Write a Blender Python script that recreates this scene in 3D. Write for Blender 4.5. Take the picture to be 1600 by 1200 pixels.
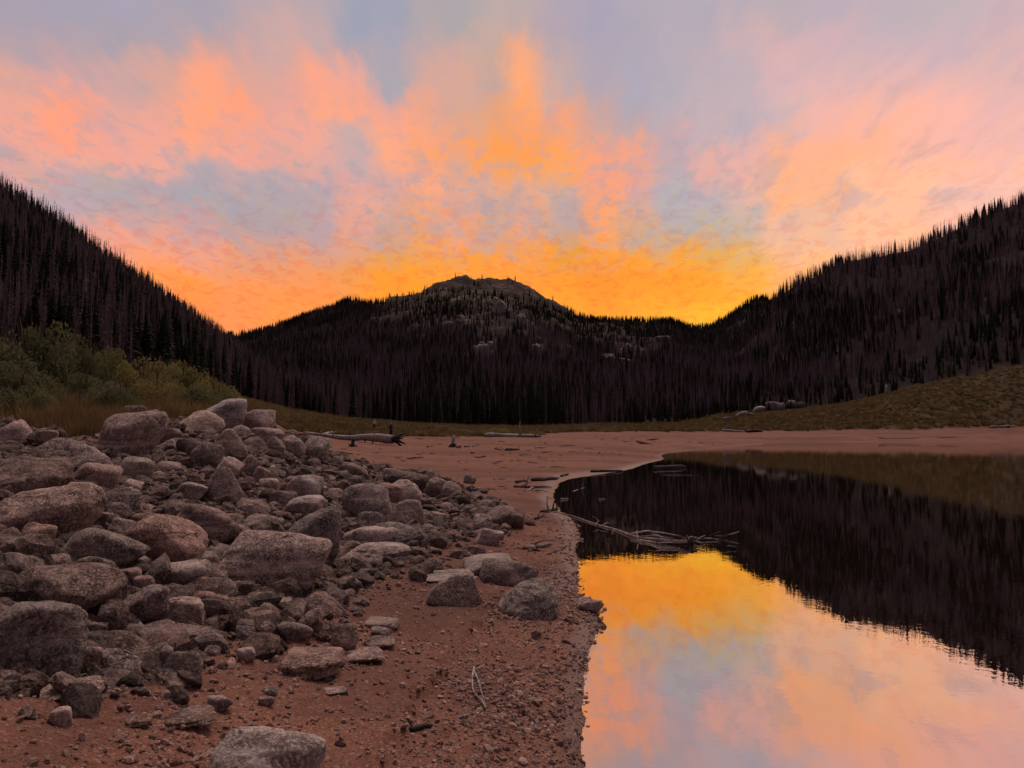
import bpy, bmesh, math, random
import numpy as np
from mathutils import Vector, Euler

random.seed(7)
RNG = np.random.default_rng(11)
for o in list(bpy.data.objects):
    bpy.data.objects.remove(o)
SC = bpy.context.scene
COL = SC.collection

# ------------------------------------------------------------------ camera
F, PITCH, CAMZ = 1200.0, math.atan(80 / 1200.0), 1.6        # focal length in pixels of the 1600 px wide photograph
cam_d = bpy.data.cameras.new('camera')
cam_d.sensor_width = 36.0
cam_d.lens = 36.0 * F / 1600.0
cam_d.clip_start, cam_d.clip_end = 0.05, 12000
cam = bpy.data.objects.new('camera', cam_d)
cam.location = (0, 0, CAMZ)
cam.rotation_euler = (math.pi / 2 + PITCH, 0, 0)
COL.objects.link(cam)
SC.camera = cam
SC.view_settings.view_transform = 'Standard'
SC.view_settings.look = 'None'
SC.view_settings.exposure = 0.0
SC.view_settings.gamma = 1.0
SC.view_settings.use_curve_mapping = False
SP, CP = math.sin(PITCH), math.cos(PITCH)


def ray(px, py):
    cx, cy = (np.asarray(px, float) - 800) / F, (600 - np.asarray(py, float)) / F
    return np.stack([cx, CP - SP * cy, SP + CP * cy], -1)


def project(x, y, z):
    z = z - CAMZ
    fw = y * CP + z * SP
    up = -y * SP + z * CP
    fw = np.where(fw > 1e-3, fw, 1e-3)
    return 800 + F * x / fw, 600 - F * up / fw


def lin(c):
    c = np.asarray(c, float) / 255.0
    return np.where(c <= 0.04045, c / 12.92, ((c + 0.055) / 1.055) ** 2.4)


# ------------------------------------------------------------------ sky
SKY = [  # the colours of the evening sky: (x, y) of the photograph -> sRGB
 (0,0,150,148,165),(100,0,150,150,165),(200,0,152,152,170),(300,0,165,152,165),(400,0,175,155,165),(500,0,185,158,162),(545,0,142,150,166),(600,0,140,150,167),(700,0,160,155,165),(800,0,185,160,165),(900,0,165,160,175),(950,0,150,158,175),(1000,0,165,165,175),(1100,0,175,168,178),(1200,0,180,168,178),(1300,0,185,170,180),(1400,0,185,172,182),(1500,0,190,175,182),(1600,0,200,175,180),
 (0,60,175,150,158),(100,60,180,150,158),(200,60,165,150,162),(300,60,172,152,162),(400,60,195,155,155),(460,60,212,160,152),(505,60,195,158,158),(560,60,140,150,168),(620,60,150,152,168),(700,60,200,158,154),(800,60,192,160,162),(900,60,175,160,172),(960,60,155,160,175),(1050,60,180,168,178),(1150,60,200,172,175),(1250,60,215,172,172),(1300,60,205,172,178),(1400,60,200,175,180),(1500,60,205,175,180),(1600,60,215,175,175),
 (0,120,205,155,150),(100,120,225,155,145),(200,120,205,155,150),(305,120,252,155,120),(350,120,235,155,135),(400,120,205,155,150),(500,120,248,155,128),(560,120,238,158,140),(602,120,160,155,165),(650,120,200,155,150),(690,120,248,158,128),(750,120,165,155,165),(800,120,225,155,135),(830,120,255,160,115),(895,120,190,160,165),(960,120,160,162,175),(1000,120,160,165,178),(1050,120,175,168,178),(1150,120,190,172,180),(1250,120,220,178,178),(1400,120,225,178,175),(1600,120,225,178,172),
 (0,180,240,158,140),(60,180,248,155,130),(105,180,255,150,115),(200,180,230,155,145),(300,180,255,155,115),(360,180,255,150,112),(450,180,235,155,140),(520,180,255,158,120),(570,180,255,155,118),(620,180,235,155,140),(690,180,255,155,108),(740,180,190,155,158),(800,180,255,150,92),(850,180,255,152,85),(905,180,245,158,125),(960,180,175,160,170),(1020,180,156,165,178),(1080,180,195,172,178),(1150,180,188,172,180),(1200,180,200,175,180),(1300,180,240,178,165),(1400,180,255,180,155),(1500,180,245,180,168),(1600,180,235,180,172),
 (0,240,205,155,155),(60,240,240,158,140),(150,240,245,158,140),(250,240,240,158,140),(350,240,235,158,145),(400,240,238,155,138),(480,240,240,158,140),(540,240,190,160,165),(600,240,248,158,122),(700,240,255,150,92),(760,240,255,148,66),(820,240,255,148,58),(880,240,255,153,80),(950,240,255,158,112),(1000,240,245,160,125),(1030,240,170,162,175),(1080,240,235,168,155),(1150,240,235,172,160),(1250,240,255,175,135),(1350,240,255,178,140),(1450,240,255,182,155),(1600,240,245,185,170),
 (0,300,185,155,160),(100,300,185,158,165),(200,300,165,155,165),(300,300,158,155,165),(400,300,168,155,164),(470,300,158,155,166),(540,300,230,155,140),(600,300,215,158,148),(640,300,252,158,118),(700,300,250,158,125),(740,300,190,160,160),(800,300,235,160,138),(870,300,195,160,158),(930,300,252,158,112),(1000,300,215,162,155),(1050,300,160,170,182),(1100,300,200,170,172),(1180,300,235,178,155),(1250,300,255,178,125),(1400,300,255,190,150),(1500,300,250,190,165),(1600,300,250,190,170),
 (100,360,205,160,160),(200,360,220,160,150),(300,360,200,155,155),(400,360,168,155,163),(500,360,188,155,157),(560,360,225,158,140),(620,360,186,158,156),(700,360,238,158,128),(760,345,182,160,160),(800,360,238,160,122),(880,360,186,160,156),(950,360,250,160,100),(1020,360,186,165,166),(1070,350,180,172,172),(1125,340,158,170,180),(1155,365,172,175,178),(1200,360,250,180,140),(1260,360,220,180,165),(1350,360,255,190,150),
 (100,400,235,160,140),(200,400,250,160,130),(300,400,245,158,130),(400,400,220,155,140),(500,400,215,155,135),(600,400,240,155,115),(700,400,250,155,90),(800,400,252,150,90),(900,400,232,150,85),(970,395,255,155,36),(1020,400,245,160,90),(1075,400,255,165,45),(1150,400,235,170,120),(1200,400,240,180,150),(1250,400,255,190,150),
 (150,440,255,160,90),(250,440,255,155,72),(300,440,255,155,55),(400,440,255,150,66),(500,440,255,150,66),(600,440,255,155,42),(650,440,255,160,28),(760,440,255,155,30),(870,440,255,152,26),(950,440,250,145,18),(1000,440,255,150,13),(1050,440,255,155,10),(1100,440,255,160,8),(1150,440,255,170,16),(1200,440,255,172,60),(1260,440,255,185,110),
 (200,480,255,150,80),(300,480,255,145,66),(400,480,255,150,76),(450,480,255,155,55),(600,480,255,158,35),(760,480,255,160,25),(900,480,255,165,26),(1000,480,255,172,14),(1090,480,255,190,18),(1180,480,255,180,40),(1300,480,255,180,90),
 (-150,0,148,146,165),(-150,120,200,155,155),(-150,240,215,158,150),(-150,360,215,160,152),(-150,480,245,152,105),(1750,0,190,172,182),(1750,120,215,175,178),(1750,240,228,180,175),(1750,360,235,180,165),(1750,480,245,175,120)]


def nodes_of(tree):
    tree.nodes.clear()
    return tree.nodes, tree.links


def build_sky():
    w = bpy.data.worlds.new('World')
    SC.world = w
    w.use_nodes = True
    N, L = nodes_of(w.node_tree)

    def math_(op, a, b=None, c=None, clamp=False):
        n = N.new('ShaderNodeMath'); n.operation = op; n.use_clamp = clamp
        for i, v in enumerate((a, b, c)):
            if v is None: continue
            if isinstance(v, (int, float)): n.inputs[i].default_value = v
            else: L.new(v, n.inputs[i])
        return n.outputs[0]

    def mix(f, a, b):
        n = N.new('ShaderNodeMix'); n.data_type = 'RGBA'
        for s, v in ((n.inputs[0], f), (n.inputs[6], a), (n.inputs[7], b)):
            if isinstance(v, (int, float)): s.default_value = v
            elif isinstance(v, tuple): s.default_value = (*v, 1)
            else: L.new(v, s)
        return n.outputs[2]

    def rng(v, a, b, c=0.0, d=1.0, mode='LINEAR'):
        n = N.new('ShaderNodeMapRange'); n.interpolation_type = mode; n.clamp = True
        L.new(v, n.inputs[0])
        for i, q in enumerate((a, b, c, d)): n.inputs[i + 1].default_value = q
        return n.outputs[0]

    def noise(vec, scale, detail, rough, col=False, dist=0.0):
        n = N.new('ShaderNodeTexNoise'); n.noise_dimensions = '3D'
        L.new(vec, n.inputs['Vector'])
        n.inputs['Scale'].default_value = scale; n.inputs['Detail'].default_value = detail
        n.inputs['Roughness'].default_value = rough; n.inputs['Distortion'].default_value = dist
        return n.outputs[1 if col else 0]

    def comb(x, y, z):
        n = N.new('ShaderNodeCombineXYZ')
        for i, v in enumerate((x, y, z)):
            if isinstance(v, (int, float)): n.inputs[i].default_value = v
            else: L.new(v, n.inputs[i])
        return n.outputs[0]

    def sep(v):
        n = N.new('ShaderNodeSeparateXYZ'); L.new(v, n.inputs[0]); return n.outputs

    tc = N.new('ShaderNodeTexCoord')
    x, y, z = sep(tc.outputs['Generated'])
    zc = math_('MAXIMUM', z, 0.0)
    az0 = math_('ARCTAN2', x, y)
    el0 = math_('ARCSINE', math_('MINIMUM', zc, 1.0))
    # cloud sheet coordinates: the clouds lie in a layer, so their detail shrinks towards the horizon
    k = math_('DIVIDE', 1.0, math_('ADD', zc, 0.22))
    cp = comb(math_('MULTIPLY', x, k), math_('MULTIPLY', math_('MULTIPLY', y, k), 0.75), 0.0)
    cs = comb(math_('MULTIPLY', x, k), math_('MULTIPLY', math_('MULTIPLY', y, k), 0.38), 5.3)     # drawn out away from the lake
    wn = sep(noise(cs, 7.0, 3.0, 0.5, True))
    wa = sep(noise(cs, 20.0, 5.0, 0.57, True))
    A1, A2 = math.radians(2.4), math.radians(3.6)
    calm = rng(el0, math.radians(9), math.radians(16), 0.35, 1.0)
    az = math_('ADD', az0, math_('MULTIPLY_ADD', math_('SUBTRACT', wn[0], 0.5), A1, math_('MULTIPLY', math_('SUBTRACT', wa[0], 0.5), A2)))
    el = math_('MULTIPLY_ADD', math_('MULTIPLY_ADD', math_('SUBTRACT', wn[1], 0.5), A1 * 1.4, math_('MULTIPLY', math_('SUBTRACT', wa[1], 0.5), A2 * 1.5)), calm, el0)
    TOP = math.radians(34)
    t = math_('DIVIDE', math_('MAXIMUM', el, 0.0), TOP)
    # lattice of colours in azimuth and elevation
    pts = np.array(SKY, float)
    d = ray(pts[:, 0], pts[:, 1]); d /= np.linalg.norm(d, axis=1)[:, None]
    pa, pe = np.arctan2(d[:, 0], d[:, 1]), np.arcsin(d[:, 2])
    cols = pts[:, 2:].copy()
    blue = np.clip((cols[:, 2] - cols[:, 0]) / 14.0, 0, 1)          # gaps between the clouds: mauve, not clear blue
    cols[:, 0] += 13 * blue; cols[:, 1] += 1 * blue; cols[:, 2] += 3 * blue
    cols[:, 1] *= np.where(pts[:, 1] >= 430, .97, 1.0)
    cols[:, 2] *= np.where((pts[:, 1] >= 395) & (pts[:, 0] > 550) & (pts[:, 0] < 1190), .40, 1.0)
    cols[:, 1] += np.where((pts[:, 1] <= 300) & (pts[:, 0] < 900), 7, 0)
    cols[:, 2] += np.where((pts[:, 1] <= 300) & (pts[:, 0] < 700), 6, 0)
    els = np.linspace(0, TOP, 24)
    def column(a):
        out = []
        for e in els:
            e2 = min(max(e, math.radians(8.2)), math.radians(30.5))
            w2 = 1.0 / (((pa - a) / 1.0) ** 2 + (pe - e2) ** 2 + 0.0003) ** 2.3
            out.append((cols * w2[:, None]).sum(0) / w2.sum())
        return np.array(out)
    inner = [math.radians(v) for v in np.linspace(-36, 36, 28)]
    def generic(lo, mid, hi):
        tt = els / TOP
        return np.stack([np.interp(tt, [0, .45, 1], [lo[i], mid[i], hi[i]]) for i in range(3)], -1)
    side = generic((205, 160, 155), (190, 165, 168), (172, 160, 170))
    back = generic((72, 62, 74), (86, 76, 90), (102, 92, 106))
    table = [(-math.pi, back), (math.radians(-120), back), (math.radians(-62), side)]
    table += [(a, column(a)) for a in inner]
    table += [(math.radians(62), side), (math.radians(120), back), (math.pi, back)]
    cur, prev = None, None
    for a, c in table:
        r = N.new('ShaderNodeValToRGB')
        r.color_ramp.interpolation = 'B_SPLINE' if False else 'EASE'
        e = r.color_ramp.elements
        while len(e) < len(els): e.new(0.5)
        lc = lin(c)
        for i, tt in enumerate(els / TOP):
            e[i].position = float(tt); e[i].color = (*[float(v) for v in lc[i]], 1)
        r.color_ramp.interpolation = 'LINEAR'
        L.new(t, r.inputs[0])
        if cur is None: cur = r.outputs[0]
        else: cur = mix(rng(az, prev, a, 0, 1, 'SMOOTHSTEP'), cur, r.outputs[0])
        prev = a
    # wisps: small scale structure of the lit cloud and of the gaps between
    wv = comb(math_('MULTIPLY', x, k), math_('MULTIPLY', math_('MULTIPLY', y, k), 0.42), 1.7)
    fine = noise(wv, 13.0, 7.0, 0.56, False, 0.35)
    puff = noise(cp, 24.0, 6.0, 0.58, False, 0.3)
    rip = noise(comb(math_('MULTIPLY', x, k), math_('MULTIPLY', math_('MULTIPLY', y, k), 0.8), 3.0), 24.0, 7.0, 0.60, False, 0.8)
    front = rng(math_('ABSOLUTE', az0), 0.6, 1.2, 1.0, 0.3)
    hi_ = rng(el0, math.radians(11.5), math.radians(16), 0.0, 1.0)
    top_ = rng(el0, math.radians(15), math.radians(25), 1.0, 0.35)
    lo_ = rng(el0, math.radians(12), math.radians(20), 1.0, 0.0)
    up = math_('MULTIPLY', math_('MULTIPLY', front, hi_), top_)
    gap = math_('MULTIPLY', rng(fine, 0.50, 0.35, 0.0, 0.44, 'SMOOTHSTEP'), up)
    gapb = math_('MULTIPLY', rng(puff, 0.50, 0.37, 0.0, 0.62, 'SMOOTHSTEP'), math_('MULTIPLY', up, math_('MULTIPLY', rng(az0, math.radians(14), math.radians(22), 1.0, 0.0), rng(el0, math.radians(19), math.radians(25), 1.0, 0.3))))
    lit = math_('MULTIPLY', rng(fine, 0.51, 0.66, 0.0, 0.8, 'SMOOTHSTEP'), math_('MULTIPLY', front, top_))
    gr1 = mix(gap, cur, tuple(float(v) for v in lin((163, 156, 170))))
    gr2 = mix(gapb, gr1, tuple(float(v) for v in lin((170, 160, 168))))
    dk = N.new('ShaderNodeMix'); dk.data_type = 'RGBA'; dk.blend_type = 'MULTIPLY'
    L.new(math_('MULTIPLY', rng(rip, 0.52, 0.38, 0.0, 0.55, 'SMOOTHSTEP'), math_('MULTIPLY', front, lo_)), dk.inputs[0])
    L.new(gr2, dk.inputs[6]); dk.inputs[7].default_value = (0.93, 0.66, 0.62, 1)
    litm = N.new('ShaderNodeMix'); litm.data_type = 'RGBA'; litm.blend_type = 'MULTIPLY'
    L.new(lit, litm.inputs[0]); L.new(dk.outputs[2], litm.inputs[6]); litm.inputs[7].default_value = (1.10, 1.03, 0.88, 1)
    # towards the zenith
    ahead = rng(y, -0.45, 0.45, 0, 1, 'SMOOTHSTEP')
    over = mix(ahead, tuple(float(v) for v in lin((104, 94, 108))), tuple(float(v) for v in lin((205, 182, 178))))
    zen = mix(rng(el0, math.radians(27), math.radians(52), 0, 1, 'SMOOTHSTEP'), litm.outputs[2], over)
    bg1 = N.new('ShaderNodeBackground'); L.new(zen, bg1.inputs[0]); bg1.inputs[1].default_value = 1.03
    st = N.new('ShaderNodeTexSky'); st.sky_type = 'NISHITA'; st.sun_disc = False
    st.sun_elevation = math.radians(-2.0); st.sun_rotation = math.radians(13)
    st.altitude = 3000
    bg2 = N.new('ShaderNodeBackground'); L.new(st.outputs[0], bg2.inputs[0]); bg2.inputs[1].default_value = 0.05
    ad = N.new('ShaderNodeAddShader'); L.new(bg1.outputs[0], ad.inputs[0]); L.new(bg2.outputs[0], ad.inputs[1])
    out = N.new('ShaderNodeOutputWorld'); L.new(ad.outputs[0], out.inputs[0])


build_sky()
overhead_fill_d = bpy.data.lights.new('overhead_fill', 'SUN')
overhead_fill_d.energy = 1.65                       # added fill, not sunlight: broad, soft, strengthens top light on the foreground
overhead_fill_d.angle = math.radians(32)
overhead_fill_d.color = (1.0, 0.80, 0.71)
overhead_fill = bpy.data.objects.new('overhead_fill', overhead_fill_d)
overhead_fill.rotation_euler = Euler((math.radians(-26), 0, math.radians(-13)))   # from above the saddle
COL.objects.link(overhead_fill)

# ------------------------------------------------------------------ helpers
def h3(ix, iy, iz, seed):
    n = (ix.astype(np.int64) * 374761393 + iy.astype(np.int64) * 668265263 + iz.astype(np.int64) * 2147483647 + seed * 1274126177) & 0xFFFFFFFF
    n = ((n ^ (n >> 13)) * 1274126177) & 0xFFFFFFFF
    n = ((n ^ (n >> 15)) * 2246822519) & 0xFFFFFFFF
    return ((n ^ (n >> 16)) & 0xFFFF) / 65535.0


def vnoise(x, y, z, seed=0):
    x, y, z = np.broadcast_arrays(np.asarray(x, float), np.asarray(y, float), np.asarray(z, float))
    ix, iy, iz = np.floor(x), np.floor(y), np.floor(z)
    fx, fy, fz = x - ix, y - iy, z - iz
    fx, fy, fz = [f * f * f * (f * (f * 6 - 15) + 10) for f in (fx, fy, fz)]
    r = 0
    for dx in (0, 1):
        for dy in (0, 1):
            for dz in (0, 1):
                wgt = (fx if dx else 1 - fx) * (fy if dy else 1 - fy) * (fz if dz else 1 - fz)
                r = r + wgt * h3(ix + dx, iy + dy, iz + dz, seed)
    return r * 2 - 1


def vnoise2(x, y, seed=0):
    x, y = np.broadcast_arrays(np.asarray(x, float), np.asarray(y, float))
    ix, iy = np.floor(x), np.floor(y)
    fx, fy = x - ix, y - iy
    fx, fy = [f * f * f * (f * (f * 6 - 15) + 10) for f in (fx, fy)]
    zz = np.zeros_like(ix)
    a, b = h3(ix, iy, zz, seed), h3(ix + 1, iy, zz, seed)
    c, d = h3(ix, iy + 1, zz, seed), h3(ix + 1, iy + 1, zz, seed)
    return ((a * (1 - fx) + b * fx) * (1 - fy) + (c * (1 - fx) + d * fx) * fy) * 2 - 1


def fbm2(x, y, seed, octv=4, gain=0.5):
    r, a = 0, 1.0
    for i in range(octv):
        r = r + a * vnoise2(x * 2 ** i + 17.3 * i, y * 2 ** i - 9.1 * i, seed + i)
        a *= gain
    return r


def fbm3(p, seed, octv=4, gain=0.5):
    r, a = 0, 1.0
    for i in range(octv):
        r = r + a * vnoise(p[:, 0] * 2 ** i + 7.7 * i, p[:, 1] * 2 ** i, p[:, 2] * 2 ** i, seed + i)
        a *= gain
    return r


def sstep(a, b, v):
    t = np.clip((v - a) / (b - a), 0, 1)
    return t * t * (3 - 2 * t)


def tag(o, label=None, cat=None, group=None, kind=None):
    if label: o['label'] = label
    if cat: o['category'] = cat
    if group: o['group'] = group
    if kind: o['kind'] = kind
    return o


def np_mesh(name, verts, faces, mat=None, smooth=False):
    me = bpy.data.meshes.new(name)
    verts = np.asarray(verts, np.float32)
    faces = np.asarray(faces, np.int32)
    n, k = faces.shape
    me.vertices.add(len(verts)); me.vertices.foreach_set('co', verts.ravel())
    me.loops.add(n * k); me.loops.foreach_set('vertex_index', faces.ravel())
    me.polygons.add(n); me.polygons.foreach_set('loop_start', np.arange(0, n * k, k, dtype=np.int32))
    me.polygons.foreach_set('loop_total', np.full(n, k, np.int32))
    me.polygons.foreach_set('use_smooth', np.full(n, smooth))
    me.update(calc_edges=True)
    if mat: me.materials.append(mat)
    return me


def link(name, data, parent=None, loc=None):
    o = bpy.data.objects.new(name, data)
    COL.objects.link(o)
    if parent: o.parent = parent
    if loc is not None: o.location = loc
    return o


def empty(name, loc, rz=0.0):
    o = bpy.data.objects.new(name, None)
    o.empty_display_size = 0.2
    o.location = loc; o.rotation_euler = (0, 0, rz)
    COL.objects.link(o)
    return o


class NT:
    """short hand for building a material's node tree"""
    def __init__(s, name):
        s.m = bpy.data.materials.new(name); s.m.use_nodes = True
        s.N, s.L = nodes_of(s.m.node_tree)
        s.out = s.N.new('ShaderNodeOutputMaterial')

    def put(s, sock, v):
        if v is None: return
        if isinstance(v, (int, float)): sock.default_value = v
        elif isinstance(v, (tuple, list)): sock.default_value = tuple(v) if len(v) == len(sock.default_value) else (*v, 1)
        else: s.L.new(v, sock)

    def pos(s):
        return s.N.new('ShaderNodeNewGeometry').outputs['Position']

    def obj(s):
        return s.N.new('ShaderNodeTexCoord').outputs['Object']

    def rand(s):
        return s.N.new('ShaderNodeObjectInfo').outputs['Random']

    def attr(s, name):
        n = s.N.new('ShaderNodeAttribute'); n.attribute_name = name
        return n.outputs['Fac']

    def noise(s, vec, scale, detail=4, rough=.5, col=False, dist=0.0):
        n = s.N.new('ShaderNodeTexNoise'); s.put(n.inputs['Vector'], vec)
        n.inputs['Scale'].default_value = scale; n.inputs['Detail'].default_value = detail
        n.inputs['Roughness'].default_value = rough; n.inputs['Distortion'].default_value = dist
        return n.outputs[1 if col else 0]

    def vor(s, vec, scale, out=0):
        n = s.N.new('ShaderNodeTexVoronoi'); s.put(n.inputs['Vector'], vec); n.inputs['Scale'].default_value = scale
        return n.outputs[out]

    def math(s, op, a, b=None, c=None, clamp=False):
        n = s.N.new('ShaderNodeMath'); n.operation = op; n.use_clamp = clamp
        for i, v in enumerate((a, b, c)): s.put(n.inputs[i], v)
        return n.outputs[0]

    def vmath(s, op, a, b):
        n = s.N.new('ShaderNodeVectorMath'); n.operation = op
        s.put(n.inputs[0], a); s.put(n.inputs[1], b)
        return n.outputs[0]

    def mix(s, f, a, b, blend='MIX'):
        n = s.N.new('ShaderNodeMix'); n.data_type = 'RGBA'; n.blend_type = blend
        s.put(n.inputs[0], f); s.put(n.inputs[6], a); s.put(n.inputs[7], b)
        return n.outputs[2]

    def rng(s, v, a, b, c=0.0, d=1.0):
        n = s.N.new('ShaderNodeMapRange'); n.interpolation_type = 'SMOOTHSTEP'; s.put(n.inputs[0], v)
        for i, q in enumerate((a, b, c, d)): n.inputs[i + 1].default_value = q
        return n.outputs[0]

    def ramp(s, f, stops):
        n = s.N.new('ShaderNodeValToRGB'); e = n.color_ramp.elements
        while len(e) < len(stops): e.new(.5)
        for i, (p, c) in enumerate(stops): e[i].position = p; e[i].color = (*c, 1)
        s.put(n.inputs[0], f)
        return n.outputs[0]

    def bump(s, h, strength, dist, normal=None):
        n = s.N.new('ShaderNodeBump'); n.inputs['Strength'].default_value = strength; n.inputs['Distance'].default_value = dist
        s.put(n.inputs['Height'], h)
        if normal is not None: s.put(n.inputs['Normal'], normal)
        return n.outputs[0]

    def principled(s, col, rough=.8, spec=.3, normal=None):
        n = s.N.new('ShaderNodeBsdfPrincipled')
        s.put(n.inputs['Base Color'], col); s.put(n.inputs['Roughness'], rough)
        s.put(n.inputs['Specular IOR Level'], spec)
        if normal is not None: s.put(n.inputs['Normal'], normal)
        s.L.new(n.outputs[0], s.out.inputs[0])
        return s.m


def mat_ground():
    t = NT('ground_soil')
    p = t.pos()
    big = t.noise(p, .55, 5, .6); mid = t.noise(p, 7, 6, .65); fin = t.noise(p, 60, 4, .7)
    grit = t.vor(p, 85, 0); gcol = t.vor(p, 85, 1)
    sand = t.mix(t.rng(big, .35, .65), (.250, .112, .070), (.195, .087, .057))
    sand = t.mix(t.rng(mid, .38, .66, 0, .75), sand, (.265, .130, .095))
    sand = t.mix(t.rng(fin, .42, .62, 0, .6), sand, (.115, .052, .040))
    gv = t.N.new('ShaderNodeSeparateColor'); t.L.new(gcol, gv.inputs[0])
    sand = t.mix(t.rng(gv.outputs[0], .86, .97, 0, .75), sand, (.36, .25, .205))
    # low banks of damp silt left by the falling lake level
    line = t.noise(t.vmath('MULTIPLY', p, (.08, .55, 6.0)), 1.0, 4, .6)
    sand = t.mix(t.rng(line, .5, .62, 0, .5), sand, (.125, .062, .048))
    band = t.noise(t.vmath('MULTIPLY', p, (.012, .09, 1.5)), 1.0, 5, .65)
    sand = t.mix(t.rng(band, .47, .60, 0, .6), sand, (.115, .060, .047))
    sand = t.mix(t.rng(t.noise(p, .16, 6, .7), .56, .68, 0, .5), sand, (.13, .070, .056))
    rub = t.mix(t.rng(mid, .4, .6), (.07, .040, .032), (.11, .064, .050))  # dirt darkened, shade of the gaps between boulders put into its colour
    c = t.mix(t.attr('rubble'), sand, rub)
    gr = t.mix(t.rng(t.noise(p, .9, 5, .65), .36, .64), (.058, .042, .020), (.038, .029, .014))
    gr = t.mix(t.rng(t.noise(p, .12, 4, .6), .45, .65, 0, .7), gr, (.085, .05, .024))
    c = t.mix(t.attr('grass'), c, gr)
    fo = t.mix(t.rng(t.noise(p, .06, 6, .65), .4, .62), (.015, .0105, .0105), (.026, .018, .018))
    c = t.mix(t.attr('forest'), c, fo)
    rv = t.math('ADD', t.math('MULTIPLY', t.noise(t.vmath('MULTIPLY', p, (1, 1, .4)), .028, 9, .66), .62), t.math('MULTIPLY', t.noise(t.vmath('MULTIPLY', p, (1, 1, .5)), .17, 6, .7), .38))
    rk = t.ramp(rv, [(.37, (.018, .0125, .0105)), (.46, (.042, .028, .0225)), (.53, (.085, .058, .046)), (.62, (.20, .158, .138))])
    c = t.mix(t.attr('rock'), c, rk)
    z = t.N.new('ShaderNodeSeparateXYZ'); t.L.new(p, z.inputs[0])
    wet = t.rng(z.outputs[2], .008, .07, 1, 0)
    near = t.rng(z.outputs[1], 30, 60, 1, .3)
    wet = t.math('MULTIPLY', wet, near)
    c = t.mix(t.math('MULTIPLY', wet, .7), c, (.075, .036, .028))
    rough = t.math('MULTIPLY_ADD', wet, -.62, .92)
    spec = t.math('MULTIPLY_ADD', wet, .45, .06)
    h = t.math('ADD', t.math('MULTIPLY', mid, .5), t.math('MULTIPLY', fin, .22))
    h = t.math('ADD', h, t.math('MULTIPLY', t.rng(grit, 0, .5, 1, 0), .16))
    nb = t.bump(h, .9, .035)
    hh = t.noise(p, .12, 8, .7)
    nb = t.bump(t.math('MULTIPLY', hh, t.attr('rock')), .8, 9.0, nb)
    return t.principled(c, rough, spec, nb)


def mat_rock(name, base, dark, pale, lich=.25, rnd=.25):
    t = NT(name)
    p = t.vmath('ADD', t.pos(), t.vmath('MULTIPLY', t.N.new('ShaderNodeCombineXYZ').outputs[0], (1, 1, 1)))
    r = t.rand()
    n = t.N.new('ShaderNodeCombineXYZ'); t.L.new(t.math('MULTIPLY', r, 37.0), n.inputs[0]); t.L.new(t.math('MULTIPLY', r, 91.0), n.inputs[1])
    p = t.vmath('ADD', t.pos(), n.outputs[0])
    big = t.noise(p, 2.6, 6, .6); mid = t.noise(p, 12, 7, .72); spk = t.noise(p, 66, 4, .8)
    vein = t.noise(t.vmath('MULTIPLY', p, (1.0, 1.1, 2.4)), 3.2, 5, .6, dist=1.6)
    c = t.mix(t.rng(big, .35, .66), dark, base)
    c = t.mix(t.rng(mid, .46, .68, 0, .7), c, pale)
    c = t.mix(t.rng(mid, .47, .33, 0, .55), c, dark)
    c = t.mix(t.rng(vein, .56, .66, 0, .45), c, dark)
    c = t.mix(t.rng(spk, .5, .62, 0, .85), c, pale)
    c = t.mix(t.rng(spk, .46, .34, 0, .75), c, tuple(v * .35 for v in dark))
    c = t.mix(t.rng(t.noise(p, 6, 7, .72), .60, .70, 0, lich), c, (.42, .40, .38))
    vc = t.N.new('ShaderNodeTexVoronoi'); vc.feature = 'DISTANCE_TO_EDGE'; vc.inputs['Scale'].default_value = 2.1
    t.L.new(t.vmath('ADD', t.vmath('MULTIPLY', p, (1, 1, 1.6)), t.vmath('MULTIPLY', t.noise(p, 5, 4, .6, True), (.35, .35, .35))), vc.inputs['Vector'])
    crk = t.math('MULTIPLY', t.rng(vc.outputs['Distance'], .004, .022, 1, 0), t.rng(t.noise(p, 1.7, 2, .5), .48, .56))
    c = t.mix(t.math('MULTIPLY', crk, .42), c, tuple(v * .3 for v in dark))
    sz = t.N.new('ShaderNodeSeparateXYZ'); t.L.new(p, sz.inputs[0])
    band = t.noise(t.vmath('MULTIPLY', p, (.6, .6, 7.0)), 1.3, 4, .6)
    c = t.mix(t.rng(band, .54, .68, 0, .4), c, tuple(v * 1.25 for v in pale))
    c = t.mix(t.rng(t.noise(p, 3.4, 5, .65), .58, .70, 0, .45), c, (dark[0] * .8, dark[1] * .8, dark[2] * .8))
    hsv = t.N.new('ShaderNodeHueSaturation'); t.L.new(c, hsv.inputs['Color'])
    t.L.new(t.math('MULTIPLY_ADD', r, rnd * 2, 1 - rnd), hsv.inputs['Value'])
    t.L.new(t.math('MULTIPLY_ADD', t.math('FRACT', t.math('MULTIPLY', r, 7.13)), .26, .74), hsv.inputs['Saturation'])
    h = t.math('ADD', t.math('MULTIPLY', mid, .7), t.math('MULTIPLY', spk, .25))
    h = t.math('ADD', h, t.math('MULTIPLY', vein, .4))
    h = t.math('ADD', h, t.math('MULTIPLY', t.rng(big, .3, .7), .5))
    h = t.math('ADD', h, t.math('MULTIPLY', crk, -.28))
    return t.principled(hsv.outputs[0], .9, .12, t.bump(h, 1.0, .06))


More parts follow.
